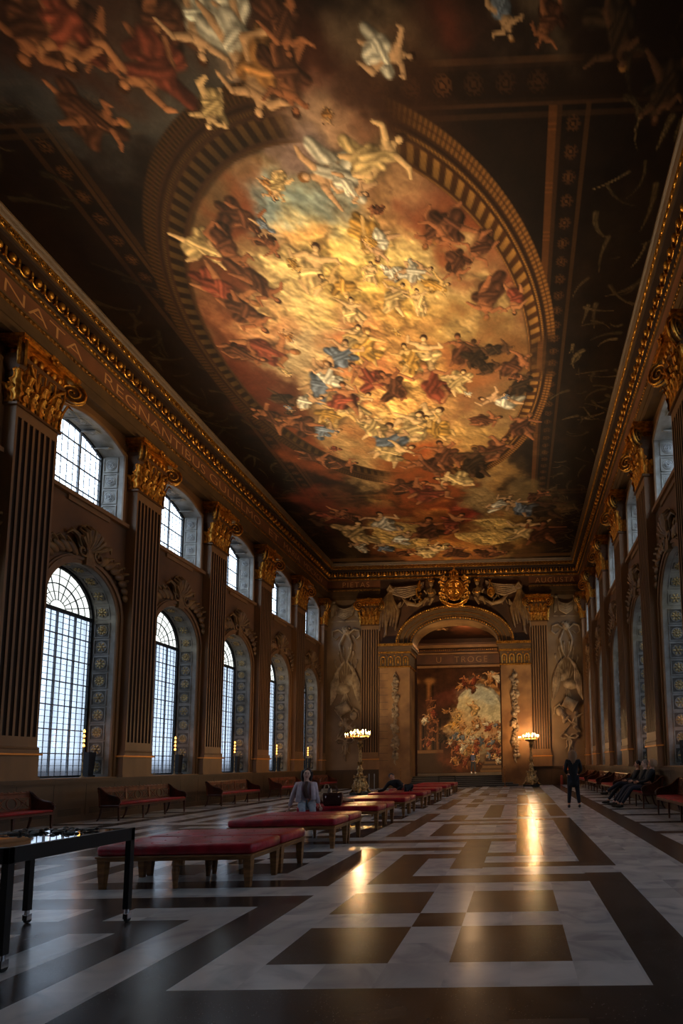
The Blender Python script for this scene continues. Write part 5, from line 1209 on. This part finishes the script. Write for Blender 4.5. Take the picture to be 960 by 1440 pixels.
# ---------------------------------------------------------------- settees; local: +x into the room, back at x=0
def make_settee(L=3.05):
    g = empty('settee'); h = L/2
    m = MB(); m.bbox(.05,.62,-h,h,.365,.43,.01); m.build('seat_frame','mahogany',g)
    m = MB(); rs = []
    for z, e in ((.43,0),(.445,.012),(.475,.012),(.49,-.02)): rs.append([(.1-e,-h+.07-e,z),(.60+e,-h+.07-e,z),(.60+e,h-.07+e,z),(.1-e,h-.07+e,z)])
    m.loft(rs); m.build('seat_cushion','red_velvet',g,smooth=60)
    for k in range(4):
        y = -h+.05+(L-.1)*k/3
        m = MB(); m.loft([[(.56,y-.026,.38),(.61,y-.026,.38),(.61,y+.026,.38),(.56,y+.026,.38)],[(.572,y-.016,0),(.604,y-.016,0),(.604,y+.016,0),(.572,y+.016,0)]]); m.build('leg','mahogany',g)
        m = MB(); m.tube([(.1,y,.38),(.085,y,.25),(.05,y,.1),(-.02,y,.0)],[.034,.03,.025,.02],seg=6,flat=.8); m.build('leg','mahogany',g,smooth=True)
    m = MB(); m.tube([(.0,-h+.02,.88),(.0,h-.02,.88)],.03,seg=8); m.box(0,.03,-h,h,.78,.86); m.box(.05,.08,-h,h,.49,.53)
    for k in range(19): m.ell((.012,-h+.1+(L-.2)*k/18,.915),(.018,.035,.016),seg=6,rows=4)
    for k in range(4):
        y = -h+.03+(L-.06)*k/3; m.prism([(.02,.86),(.05,.86),(.09,.40),(.05,.40)],'y',y-.03,y+.03)
    m.build('back_rails','fret_wood',g,smooth=40)
    m = MB()
    def bp_(y, z): return (.035+(.82-z)*.12, y, z)
    for k in range(3):
        c = -h+.03+(L-.06)*(k+.5)/3; hw = (L-.06)/6-.03
        m.tube([bp_(c+.125*math.cos(2*PI*j/18), .655+.125*math.sin(2*PI*j/18)) for j in range(18)],.014,seg=6,closed=True)
        for s_ in (-1,1):
            x0, x1 = c+s_*.14, c+s_*hw; xm = (x0+x1)/2
            m.tube([bp_(x0,.53),bp_(xm,.655),bp_(x1,.78)],.012,seg=5); m.tube([bp_(x0,.78),bp_(xm,.655),bp_(x1,.53)],.012,seg=5)
            m.tube([bp_(xm+.07*math.cos(2*PI*j/12), .655+.07*math.sin(2*PI*j/12)) for j in range(12)],.009,seg=5,closed=True)
    m.build('fretwork_back','fret_wood',g,smooth=True)
    for s_ in (-1,1):
        y = s_*(h-.03); m = MB()
        top = [(.0,.90),(.08,.86),(.2,.75),(.34,.68),(.46,.655),(.56,.63),(.61,.58)]
        poly = top + [(.625,.50),(.60,.42),(.1,.42),(.03,.6)]
        m.prism(poly,'y',y-.018,y+.018)
        m.tube([(x,y,z+.008) for x,z in top]+[(.625,y,.5)],.026,seg=8)
        m.T = Matrix.Translation((.61,y,.57)) @ Matrix.Rotation(PI/2,4,'X'); m.lathe([(.02,-.035),(.035,-.03),(.035,.03),(.02,.035)],seg=12)
        m.build('arm','mahogany',g,smooth=45)
    return g
st = make_settee(); first = True
for X, rz, ys_, side in ((-10.82,0,(6.37,11.5,16.7,21.8,26.6),'left'),(XR-.11,PI,(7.7,12.3,17.0,21.4,25.8),'right')):
    for k, y in enumerate(ys_):
        o = st if first else copy_tree(st); first = False; place(o,(X,y,0),rz)
        tag(o,'dark wooden settee with red seat against the %s wall, %s' % (side, ('nearest the viewer','second from the viewer' if side=='left' else 'carrying three people','third from the viewer','fourth from the viewer','fifth and farthest')[k]),'settee','settees along the side walls')

# ---------------------------------------------------------------- candelabra
def make_cand():
    g = empty('candelabrum')
    m = MB(); m.prism([(.54*math.cos(math.radians(a)), .54*math.sin(math.radians(a))) for a in (-100,-80,20,40,140,160)],'z',0,.11); m.build('plinth','black_plinth',g,bevel=.01)
    m = MB()
    for k in range(3):
        a = math.radians(-90+120*k); c, s_ = math.cos(a), math.sin(a)
        P = lambda r, z: (r*c, r*s_, z)
        m.tube([P(.50,.13),P(.44,.2),P(.36,.28),P(.39,.4),P(.30,.55),P(.24,.72),P(.27,.86)],[.06,.07,.075,.085,.07,.06,.06],seg=8)
        m.ell(P(.5,.15),(.075,.075,.045),seg=8,rows=6); 
        for j in (-1,0,1):
            b = a+.22*j; m.ell((.55*math.cos(b),.55*math.sin(b),.13),(.045,.045,.025),seg=6,rows=4)
        m.tube([P(.25,.86),P(.36,.92),P(.37,.84),P(.3,.82)],[.04,.04,.03,.02],seg=6)
        old = m.T; b = a+PI/3; m.T = Matrix.Rotation(b,4,'Z'); m.ell((.25,0,.45),(.06,.15,.2),seg=10,rows=8)
        for j in range(5): m.ell((.29,-.12+.06*j,.3+.02*abs(j-2)),(.035,.04,.06),seg=6,rows=5)
        m.tube([(.22,-.16,.7),(.28,0,.6),(.22,.16,.7)],.03,seg=6); m.T = old
    m.lathe([(.26,.16),(.32,.25),(.29,.5),(.21,.7),(.22,.82),(.28,.86),(.28,.9),(.14,.93)],seg=12)
    m.build('tripod_base','bronze',g,smooth=True)
    m = MB(); m.lathe([(.14,.92),(.17,.97),(.13,1.02),(.11,1.1),(.15,1.2),(.14,1.26),(.09,1.32),(.1,1.36),(.07,1.4)],seg=20); m.build('baluster','bronze',g,smooth=60)
    m = MB(); m.lathe([(.095,1.38),(.095,1.44),(.08,1.46),(.068,2.45),(.08,2.47)],seg=28,flute=1,fl=.14)
    for k in range(8):
        a = 2*PI*k/8; leaf(m,(.08*math.cos(a),.08*math.sin(a),1.44),(math.cos(a),math.sin(a),0),(-math.sin(a),math.cos(a),0),.06,.2,.03); leaf(m,(.07*math.cos(a),.07*math.sin(a),2.3),(math.cos(a),math.sin(a),0),(-math.sin(a),math.cos(a),0),.06,.18,.06)
    m.build('fluted_column','bronze',g,smooth=30)
    m = MB(); m.lathe([(.05,2.46),(.11,2.5),(.13,2.54),(.1,2.6),(.16,2.66),(.34,2.74),(.36,2.78),(.34,2.8),(.05,2.78)],seg=24)
    m.tube([(.46*math.cos(2*PI*k/36),.46*math.sin(2*PI*k/36),2.86) for k in range(36)],.022,seg=6,closed=True)
    for k in range(8):
        a = 2*PI*k/8; m.tube([(.2*math.cos(a),.2*math.sin(a),2.68),(.34*math.cos(a),.34*math.sin(a),2.72),(.45*math.cos(a),.45*math.sin(a),2.85)],.02,seg=6)
    m.tube([(0,0,2.78),(0,0,3.1)],.02,seg=6)
    m.tube([(-.4,0,2.8),(-.62,0,2.74),(-.7,0,2.8)],[.02,.02,.02],seg=6)
    m.build('light_ring','bronze',g,smooth=50)
    k = 0
    spots = [(.46*math.cos(2*PI*j/14),.46*math.sin(2*PI*j/14),2.88) for j in range(14)] + [(.25*math.cos(2*PI*j/6),.25*math.sin(2*PI*j/6),2.98) for j in range(6)] + [(-.7,0,2.8),(-.6,.06,2.8)]
    for p in spots:
        m = MB(); m.lathe([(.0,0),(.03,0),(.018,.01),(.014,.09),(0,.09)],c=p,seg=8); cd = m.build('candle','candle_tube',g,smooth=40)
        m = MB(); m.lathe([(0,0),(.016,.015),(.02,.035),(.012,.07),(0,.1)],c=(p[0],p[1],p[2]+.09),seg=8); m.build('flame_bulb','flame',cd,smooth=True)
    return g
cd_ = make_cand(); place(cd_, (CANDS[0][0],CANDS[0][1],0), .2); tag(cd_,'tall gilt bronze candelabrum with lit bulbs on the left, behind the benches','candelabrum','lit floor candelabra')
c2 = copy_tree(cd_); place(c2, (CANDS[1][0],CANDS[1][1],0), .05); tag(c2,'tall gilt bronze candelabrum with lit bulbs right of the arch','candelabrum','lit floor candelabra')

# ---------------------------------------------------------------- sill lights: dark uplighter box and a stem of four small bulbs
def make_sill():
    g = empty('sill_uplighter')
    m = MB(); m.loft([[(-.13,-.14,0),(.11,-.14,0),(.11,.14,0),(-.13,.14,0)],[(-.13,-.14,.05),(.11,-.14,.05),(.11,.14,.05),(-.13,.14,.05)],[(-.1,-.1,.06),(.08,-.1,.06),(.08,.1,.06),(-.1,.1,.06)],[(-.12,-.14,.74),(.11,-.14,.74),(.11,.14,.74),(-.12,.14,.74)]]); m.build('housing','ebony',g)
    m = MB(); m.tube([(.06,-.3,0),(.06,-.3,1.36)],.012,seg=6); m.lathe([(.06,0),(.06,.02),(.015,.03)],c=(.06,-.3,0),seg=12); m.build('stem','bronze',g)
    for k in range(4):
        m = MB(); m.lathe([(0,-.03),(.028,-.02),(.03,0),(.018,.05),(0,.07)],c=(.06,-.3,.92+.14*k),seg=10); m.build('bulb','flame_small',g,smooth=True)
    return g
sl = make_sill(); first = True
for sgn in (1,-1):
    for i in range(0,6):
        o = sl if first else copy_tree(sl); first = False
        X = (XL-WD-.36) if sgn > 0 else (XR+WD+.36)
        place(o, (X, bay(i)+(.98), SILL), 0)
        if sgn < 0: o.scale.x = -1
        tag(o,'dark uplighter with four bulbs on the sill of the %s %s window' % (('hidden nearest','nearest','second','third','fourth','fifth')[i], 'left' if sgn > 0 else 'right'),'uplighter','sill uplighters')

# ---------------------------------------------------------------- small things
def post(x, y, h, lab, mtn='steel_grey'):
    g = empty('barrier_post',(x,y,0),0,lab,'post'); m = MB(); m.lathe([(.13,0),(.13,.015),(.02,.03)],seg=16); m.build('base',mtn,g,smooth=30)
    m = MB(); m.tube([(0,0,.02),(0,0,h)],.02,seg=10); m.build('pole',mtn,g,smooth=True); m = MB(); m.ell((0,0,h),(.035,.035,.035),seg=10,rows=6); m.lathe([(.03,0),(.03,.06)],c=(0,0,h-.1),seg=10); m.build('finial',mtn,g,smooth=True)
post(-6.42,28.3,1.2,'slim brass barrier post beside the left pier of the arch','gold_dull'); post(-.1,28.3,1.2,'slim brass barrier post beside the right pier of the arch','gold_dull')
post(-7.6,25.6,.92,'grey steel post right of the left candelabrum, farther one'); post(-7.2,25.2,.92,'grey steel post right of the left candelabrum, nearer one')
g = empty('low_black_table',(-3.3,26.0,0),0,'low black table in front of the steps','table')
m = MB(); m.bbox(-.5,.5,-.2,.2,.7,.75,.008); m.build('tabletop','ebony',g)
for x in (-.46,.46):
    for y in (-.16,.16): m = MB(); m.box(x-.02,x+.02,y-.02,y+.02,0,.7); m.build('leg','ebony',g)
m = MB(); m.box(3.54,3.9,YE-.085,YE-.07,.9,1.15,0); m.box(3.52,3.92,YE-.07,YE-.05,.88,1.17,1); tag(m.build('orange_notice',['sign_orange','umber_dark']),'small orange notice on the far wall dado at the right','sign')
g = empty('fire_extinguisher',(3.4,YE-.2,0),0,'red fire extinguisher standing by the far wall at the right','extinguisher')
m = MB(); m.lathe([(.08,0),(.085,.03),(.085,.5),(.06,.58),(.03,.6)],seg=14); m.build('cylinder','cord_red',g,smooth=40); m = MB(); m.lathe([(.03,.6),(.03,.68)],seg=10); m.tube([(0,0,.66),(0,-.1,.7)],.012,seg=6); m.tube([(0,0,.64),(.1,-.02,.6),(.11,-.02,.3)],.012,seg=6); m.build('valve','black_metal',g)

# ---------------------------------------------------------------- bag and coat on the benches
g = empty('handbag',(-3.42,7.3,.495),.15,'dark brown leather handbag on the bench beside the seated woman','handbag')
m = MB(); m.loft([[(-.17,-.08,0),(.17,-.08,0),(.17,.08,0),(-.17,.08,0)],[(-.19,-.1,.04),(.19,-.1,.04),(.19,.1,.04),(-.19,.1,.04)],[(-.21,-.1,.24),(.21,-.1,.24),(.21,.1,.24),(-.21,.1,.24)],[(-.2,-.07,.29),(.2,-.07,.29),(.2,.07,.29),(-.2,.07,.29)]]); m.build('body','bag_leather',g,smooth=50,bevel=.01)
for s_ in (-1,1):
    m = MB(); m.tube([(-.1,s_*.08,.24),(-.09,s_*.07,.36),(-.04,s_*.05,.43),(.04,s_*.05,.43),(.09,s_*.07,.36),(.1,s_*.08,.24)],.011,seg=7); m.build('handle','bag_leather',g,smooth=True)
m = MB(); m.ell((-.14,-.105,.2),(.012,.006,.03),seg=8,rows=5); m.ell((.14,-.105,.2),(.012,.006,.02),seg=8,rows=5); m.build('buckle','chrome',g,smooth=True)
g = empty('cream_coat',(-3.88,8.28,.495),0,'heap of cream coat and pale tote bag just behind the dark handbag','coat')
m = MB()
for k in range(22):
    a = Rn.random()*6.3; m.tube([(-.05+.34*math.cos(a)*.3,.1*math.sin(a),.12+.1*Rn.random()),(-.05+.3*math.cos(a),.16*math.sin(a),.1+.08*Rn.random()),(-.02+.5*math.cos(a),.24*math.sin(a),.045)],[.07,.07,.045],seg=7)
m.ell((0,0,.1),(.3,.2,.13),seg=14,rows=8); m.tube([(.2,0,.08),(.45,-.05,.06),(.66,-.08,.05)],[.08,.06,.03],seg=7)
m.build('folded_coat','bag_tan',g,smooth=True)
m = MB(); m.loft([[(-.16,-.1,.05),(.12,-.1,.05),(.12,.06,.05),(-.16,.06,.05)],[(-.12,-.1,.34),(.1,-.1,.34),(.08,.02,.34),(-.1,.02,.34)]]); m.tube([(-.07,-.06,.33),(-.05,-.06,.44),(.03,-.06,.44),(.06,-.06,.33)],.012,seg=6); m.build('tote_bag','bag_tan',g,smooth=40)

# ---------------------------------------------------------------- people
def skin(name, verts, edges, mt, parent=None, sub=2):
    me = bpy.data.meshes.new(name); me.from_pydata([v[:3] for v in verts], edges, []); me.update()
    me.materials.append(MAT[mt]); o = bpy.data.objects.new(name, me); COL.objects.link(o)
    sm = o.modifiers.new('skin','SKIN'); sm.use_smooth_shade = True
    if not me.skin_vertices: 
        pass
    for i, v in enumerate(verts):
        sv = me.skin_vertices[0].data[i]; r = v[3]; sv.radius = (r, v[4] if len(v) > 4 else r); sv.use_root = (i == 0)
    o.modifiers.new('sub','SUBSURF').levels = sub; o.modifiers['sub'].render_levels = sub
    dg = bpy.context.evaluated_depsgraph_get(); dg.update(); me2 = bpy.data.meshes.new_from_object(o.evaluated_get(dg)); me2.name = name
    o.modifiers.clear(); o.data = me2
    for p in me2.polygons: p.use_smooth = True
    if not me2.materials: me2.materials.append(MAT[mt])
    if parent: o.parent = parent
    return o
def chain(pts, V, E_, start=None):
    last = start
    for p in pts:
        V.append(p); 
        if last is not None: E_.append((last, len(V)-1))
        last = len(V)-1
    return last
def lerp(a, b, t): return tuple(a[i]+(b[i]-a[i])*t for i in range(3))
def person(lab, loc, rz, J, top, bottom, shoe, hair, hair_style='short', skin_m='skin', coat_len=0., shoe_dir=None, extra=None, cat='person', look=(0,-1,.4)):
    """J: joints in local metres, the person faces -y. keys: pelvis, chest, neck, head, shL.. handL, hipL, kneeL, ankleL ... """
    g = empty('person', loc, rz, lab, cat)
    V = []; E_ = []
    pel = chain([J['pelvis']+(.12,)], V, E_); wa = chain([lerp(J['pelvis'],J['chest'],.5)+(.115,), J['chest']+(.135,)], V, E_, pel)
    nk = chain([J['neck']+(.058,), lerp(J['neck'],J['head'],.45)+(.055,), lerp(J['neck'],J['head'],.85)+(.085,), J['head']+(.095,), tuple(J['head'][i]+(J['head'][i]-J['neck'][i])*.4 for i in range(3))+(.07,)], V, E_, wa)
    for s_ in 'LR':
        sh, el, ha = J['sh'+s_], J['el'+s_], J['hand'+s_]
        chain([sh+(.058,), lerp(sh,el,.5)+(.047,), el+(.04,), lerp(el,ha,.6)+(.034,), ha+(.024,)], V, E_, wa)
        hp, kn, an = J['hip'+s_], J['knee'+s_], J['ankle'+s_]
        chain([hp+(.09,), lerp(hp,kn,.5)+(.078,), kn+(.056,), lerp(kn,an,.35)+(.055,), an+(.035,)], V, E_, pel)
    skin('body', V, E_, skin_m, g, 2)
    # hands
    for s_ in 'LR':
        el, ha = Vector(J['el'+s_]), Vector(J['hand'+s_]); d = (ha-el).normalized(); sd = d.cross(Vector((0,1,.3))).normalized(); nn = d.cross(sd)
        m = MB(); c = ha + d*.04; m.tube([tuple(ha), tuple(c), tuple(ha+d*.085)],[.022,.034,.03],seg=8,flat=.55)
        for f in range(4):
            b = ha + d*.08 + sd*(-.027+.018*f); l = (.062,.072,.068,.05)[f]; cu = nn*.012
            m.tube([tuple(b),tuple(b+d*l*.5+cu*.3),tuple(b+d*l+cu*1.6)],[.0088,.008,.006],seg=6)
        b = ha + d*.025 - sd*.03; m.tube([tuple(b),tuple(b+d*.03-sd*.022),tuple(b+d*.055-sd*.025)],[.011,.0095,.007],seg=6)
        m.build('hand', skin_m, g, smooth=True)
    # face
    H = Vector(J['head']); up = (H-Vector(J['neck'])).normalized(); fw = Vector(look).normalized(); fw = (fw-up*fw.dot(up)).normalized(); rt = fw.cross(up)
    B = Matrix((rt, fw, up)).transposed()
    m = MB(); P = lambda x, y, z: tuple(H + rt*x + fw*y + up*z)
    m.ell(P(0,.022,-.0),(.074,.082,.108),seg=16,rows=12,rot=B); m.ell(P(0,.05,-.085),(.04,.04,.035),seg=10,rows=6,rot=B)
    m.tube([P(0,.1,.03),P(0,.118,-.01),P(0,.112,-.022)],[.008,.014,.012],seg=7)
    for q in (-1,1): m.ell(P(q*.078,.0,0),(.01,.02,.032),seg=8,rows=6,rot=B)
    m.build('face', skin_m, g, smooth=True)
    m = MB()
    for q in (-1,1): m.ell(P(q*.03,.094,.018),(.013,.008,.007),seg=8,rows=5,rot=B); m.tube([P(q*.016,.1,.038),P(q*.032,.1,.044),P(q*.048,.088,.038)],.004,seg=5)
    m.build('eyes','eye',g,smooth=True)
    m = MB(); m.ell(P(0,.098,-.052),(.024,.01,.007),seg=10,rows=5,rot=B); m.build('mouth','lip',g,smooth=True)
    m = MB(); m.ell(P(0,-.018,.03),(.092,.1,.105),seg=16,rows=10,rot=B)
    if hair_style == 'long':
        for k in range(12):
            a = math.radians(-115+230*k/11); bx = .088*math.sin(a); by = -.02-.085*math.cos(a)
            p0 = P(bx,by,.06); p1 = P(bx*1.12,by-.01,-.06); sx_ = Vector(p1)+Vector((bx*.25,0,-.12)); p3 = Vector(p1)+Vector((bx*.3,-.01,-.22-.03*(k%3)))
            m.tube([p0,p1,tuple(sx_),tuple(p3)],[.03,.03,.024,.008],seg=6)
    elif hair_style == 'bob':
        for k in range(12):
            a = math.radians(-120+240*k/11); bx = .092*math.sin(a); by = -.02-.09*math.cos(a)
            m.tube([P(bx,by,.06),P(bx*1.15,by*1.1,-.03),P(bx*1.05,by,-.11)],[.04,.046,.02],seg=6)
    m.build('hair', hair, g, smooth=True)
    # clothes
    V = []; E_ = []; pel = chain([J['pelvis']+(.15,)], V, E_); wa = chain([lerp(J['pelvis'],J['chest'],.5)+(.145,), J['chest']+(.16,), lerp(J['chest'],J['neck'],.7)+(.085,)], V, E_, pel)
    if coat_len:
        d = J['down'] if 'down' in J else (0,0,-1); chain([tuple(J['pelvis'][i]+d[i]*coat_len*.5 for i in range(3))+(.17,), tuple(J['pelvis'][i]+d[i]*coat_len for i in range(3))+(.17,)], V, E_, pel)
    for s_ in 'LR':
        sh, el, ha = J['sh'+s_], J['el'+s_], J['hand'+s_]; chain([sh+(.078,), lerp(sh,el,.5)+(.064,), el+(.056,), lerp(el,ha,.6)+(.048,), lerp(el,ha,.95)+(.04,)], V, E_, wa-1)
    skin('jacket', V, E_, top, g, 2)
    V = []; E_ = []; pel = chain([J['pelvis']+(.135,)], V, E_)
    for s_ in 'LR':
        hp, kn, an = J['hip'+s_], J['knee'+s_], J['ankle'+s_]; chain([hp+(.102,), lerp(hp,kn,.5)+(.09,), kn+(.07,), lerp(kn,an,.4)+(.066,), lerp(kn,an,.93)+(.052,)], V, E_, pel)
    skin('trousers', V, E_, bottom, g, 2)
    sd_ = Vector(shoe_dir or (0,-1,0)).normalized()
    for s_ in 'LR':
        an = Vector(J['ankle'+s_]); m = MB(); b = an + Vector((0,0,-.045)); R3 = sd_.to_track_quat('Y','Z').to_matrix()
        m.ell(tuple(b+sd_*.06),(.045,.13,.042),seg=12,rows=8,rot=R3); m.ell(tuple(b-sd_*.02+Vector((0,0,.015))),(.042,.06,.05),seg=10,rows=7,rot=R3)
        m.build('shoe', shoe, g, smooth=True)
    return g
# visitor walking away on the right, seen from behind
J = dict(pelvis=(0,0,.93),chest=(0,.0,1.28),neck=(0,.0,1.46),head=(0,-.01,1.60),shL=(.18,0,1.39),elL=(.24,.03,1.12),handL=(.17,-.16,1.0),shR=(-.18,0,1.39),elR=(-.24,.03,1.12),handR=(-.17,-.16,1.0),
 hipL=(.09,0,.88),kneeL=(.12,-.04,.49),ankleL=(.15,.0,.085),hipR=(-.09,0,.88),kneeR=(-.12,-.02,.49),ankleR=(-.16,.05,.085))
person('standing person in a long black coat with fair hair on the right, seen from behind',(2.36,11.7,0),PI,J,'cloth_black','cloth_navy','shoe_black','hair_fair','long','skin',.34)
# tiny visitor far off below the mural
J2 = dict(J); pw = person('distant person in dark clothes with a backpack below the painted mural',(-2.8,38,FZ),PI,J2,'cloth_black','cloth_navy','shoe_white','hair_dark','short','skin',.0)
m = MB(); m.bbox(-.16,.16,.13,.28,1.0,1.45,.03); bpk = m.build('backpack','backpack_blue',smooth=30); bpk.location = (-2.8,38,FZ); bpk.rotation_euler = (0,0,PI); tag(bpk,'dark blue backpack on the back of the distant person below the mural','backpack')
# seated woman leaning on her hand
J = dict(pelvis=(0,.05,.58),chest=(-.02,-.02,.92),neck=(-.02,-.06,1.07),head=(.0,-.08,1.21),shR=(-.2,-.04,.98),elR=(-.29,-.02,.73),handR=(-.36,.02,.50),shL=(.16,-.06,.97),elL=(.2,-.14,.74),handL=(.26,-.12,.56),
 hipL=(.1,-.05,.56),kneeL=(.14,-.46,.52),ankleL=(.22,-.86,.085),hipR=(-.1,-.05,.56),kneeR=(-.06,-.46,.52),ankleR=(.0,-.78,.085))
sw_ = person('seated woman in a mauve jacket and pale jeans with long dark hair, looking up',(-3.88,6.98,0),.3,J,'coat_mauve','denim_pale','shoe_white','hair_dark','long','skin_pale',0.,look=(.15,-1,.7))
m = MB(); m.ell((-.02,-.12,.86),(.05,.07,.17),seg=12,rows=8); m.tube([(.0,-.13,1.04),(-.02,-.2,.9),(.02,-.2,.7)],[.035,.04,.03],seg=8); o = m.build('dark_top','top_brown',sw_,smooth=True)
m = MB(); m.tube([(.1,-.1,1.02),(.14,-.2,.85),(.15,-.22,.66)],[.04,.05,.05],seg=8); m.tube([(-.12,-.1,1.02),(-.15,-.19,.85),(-.17,-.2,.62)],[.04,.05,.06],seg=8); m.build('lapels','coat_mauve',sw_,smooth=True)
# person reclining on a bench
J = dict(pelvis=(.28,.0,.60),chest=(.0,-.02,.78),neck=(-.06,-.04,.90),head=(-.1,-.07,.99),shR=(-.18,-.06,.80),elR=(-.36,-.14,.56),handR=(-.56,-.2,.52),shL=(.12,-.12,.84),elL=(.28,-.2,.66),handL=(.1,-.3,.56),
 hipL=(.36,-.04,.6),kneeL=(.5,.26,.7),ankleL=(.5,.3,.55),hipR=(.36,.08,.58),kneeR=(.45,.4,.62),ankleR=(.35,.42,.56))
person('person in black clothes reclining on a red bench near the left candelabrum',(-3.42,13.5,0),0,J,'cloth_black','cloth_black','shoe_black','hair_dark','short','skin',0.)
# three people looking up from the settee on the right; local -y is toward the room
def sitter(x, y, lab, top, hair, style, lean=.16, h=0., cross=0, skin_m='skin'):
    J = dict(pelvis=(0,.0,.60),chest=(0,.08+lean*.4,.94+h),neck=(0,.1+lean*.5,1.10+h),head=(0,.06+lean*.7,1.25+h),shL=(.18,.06+lean*.4,1.02+h),elL=(.22,-.06,.78),handL=(.06,-.26,.74),shR=(-.18,.06+lean*.4,1.02+h),elR=(-.22,-.06,.78),handR=(-.05,-.28,.75),
     hipL=(.1,-.06,.57),kneeL=(.13,-.48,.58),ankleL=(.12,-.82,.09),hipR=(-.1,-.06,.57),kneeR=(-.12,-.48,.57),ankleR=(-.08,-.88,.09))
    if cross: J['kneeL'] = (.06,-.5,.66); J['ankleL'] = (-.02,-.92,.38)
    return person(lab,(x,y,0),-PI/2,J,top,'denim_dark','shoe_black',hair,style,skin_m,.0,look=(0,-1,1.3))
sitter(4.45,12.95,'farthest of the three seated people on the right settee, dark hair, legs crossed','cloth_black','hair_dark','short',.1,0,1)
sitter(4.5,12.2,'middle one of the three seated people on the right settee, grey hair','cloth_black','hair_grey','short',.12,.02,0,'skin_pale')
sitter(4.5,11.4,'nearest of the three seated people on the right settee, fair bob and charcoal coat','cloth_charcoal','hair_fair','bob',.14,.04)
# ---------------------------------------------------------------- light
scn = bpy.context.scene
w = bpy.data.worlds.new('sky'); scn.world = w; w.use_nodes = True; nt = w.node_tree; N = nt.nodes; L = nt.links
bg = N['Background']; tc = N.new('ShaderNodeTexCoord'); sp = N.new('ShaderNodeSeparateXYZ'); L.new(tc.outputs['Generated'], sp.inputs[0])
r = N.new('ShaderNodeValToRGB'); e = r.color_ramp.elements; e[0].position = .0; e[0].color = (.10,.10,.11,1); e[1].position = .42; e[1].color = (.90,.95,1.0,1)
v = e.new(.03); v.color = (.78,.85,.92,1)
L.new(sp.outputs['Z'], r.inputs[0]); L.new(r.outputs[0], bg.inputs['Color']); bg.inputs['Strength'].default_value = SKY
def lamp(name, kind, loc, energy, color, size=.1, rot=None, spot=None, blend=.6, parent=None):
    d = bpy.data.lights.new(name, kind); d.energy = energy; d.color = color
    if kind == 'AREA': d.size = size
    else: d.shadow_soft_size = size
    if kind == 'SPOT': d.spot_size = math.radians(spot); d.spot_blend = blend
    o = bpy.data.objects.new(name, d); COL.objects.link(o); o.location = loc
    if rot is not None: o.rotation_euler = rot
    if parent: o.parent = parent
    return o
def aim(o, target):
    o.rotation_euler = (Vector(target)-Vector(o.location)).to_track_quat('-Z', 'Y').to_euler()
# portals in every window
for sgn in (1,-1):
    for i in BAYS:
        if bay(i)-OA < YB: continue
        X = (XL-WD-DEP-.1) if sgn > 0 else (XR+WD+DEP+.1)
        for z0, z1 in ((SILL, SPR+OA), (US, UE+UR)):
            d = bpy.data.lights.new('window_portal', 'AREA'); d.shape = 'RECTANGLE'; d.size = 2*OA; d.size_y = z1-z0; d.cycles.is_portal = True
            o = bpy.data.objects.new('window_portal', d); COL.objects.link(o); o.location = (X, bay(i), (z0+z1)/2); o.rotation_euler = (PI/2, 0, (PI/2 if sgn < 0 else -PI/2)); 
WARM = (1.0,.77,.47)
for (x, y) in CANDS: lamp('candle_light', 'POINT', (x, y, 3.12), 330*CAND, (1,.66,.34), .12)
for sgn in (1,-1):
    for i in range(-1,6):
        o = lamp('uplight', 'SPOT', ((XL-WD-.15) if sgn > 0 else (XR+WD+.15), bay(i)+.6, 2.3), UPL*(1.0 if i in (0,1,2,3) else .5), WARM, .12, spot=62, blend=.95)
        aim(o, (-3.4 + (0.6 if sgn > 0 else -.6), 10.5 + (bay(i)-10.5)*.45, HC))
for x, y in ((XL+.5,22.6),(XR-.5,22.6)):
    o = lamp('crest_fill', 'SPOT', (x,y,1.3), CREST, WARM, .12, spot=34, blend=.9); aim(o, (AX,YE,12.6))  # added warm spot without a fixture, brightens the crest
    o = lamp('far_wall_fill', 'SPOT', (x,y,1.3), FARW, WARM, .15, spot=66, blend=1.0); aim(o, (AX+(2.5 if x > 0 else -2.5),YE,10.5))  # added wide spot, also without a fixture, lifts the far wall
for x, y in ((-9.5,33.2),(1.2,33.2)):
    o = lamp('upper_hall_fill', 'SPOT', (x,y,3.0), UPP, (1,.66,.36), .25, spot=120, blend=.9); aim(o, (-3.6,YU,6.0))  # added unseen light on the mural side, no lamp stands here
lamp('upper_hall_high_fill', 'POINT', (-3.3,40,12.2), UPP*.12, (1,.6,.3), .3)  # added unseen point light high in the upper hall

# ---------------------------------------------------------------- camera
cam = bpy.data.cameras.new('camera'); co = bpy.data.objects.new('camera', cam); COL.objects.link(co)
F_, PX, PY = 768.865, 711.519, 998.742
cam.sensor_width = 36; cam.lens = F_/1440*36; cam.shift_x = (480-PX)/1440; cam.shift_y = (PY-720)/1440; cam.clip_end = 200
co.matrix_world = Matrix(((0.999575,0.021753,0.019410,0.708681),(0.021449,-0.097810,-0.994974,-4.912915),(-0.019745,0.994967,-0.098235,1.335207),(0.000000,0.000000,0.000000,1.000000)))
scn.camera = co
scn.view_settings.view_transform = 'Standard'; scn.view_settings.look = 'None'; scn.view_settings.exposure = EXPO; scn.view_settings.gamma = 1; scn.view_settings.use_curve_mapping = False
cy = scn.cycles; cy.max_bounces = 8; cy.diffuse_bounces = 4; cy.glossy_bounces = 4; cy.transparent_max_bounces = 8; cy.sample_clamp_indirect = 4; cy.caustics_reflective = False; cy.caustics_refractive = False
try: cy.use_denoising = True; cy.denoiser = 'OPENIMAGEDENOISE'
except Exception: pass
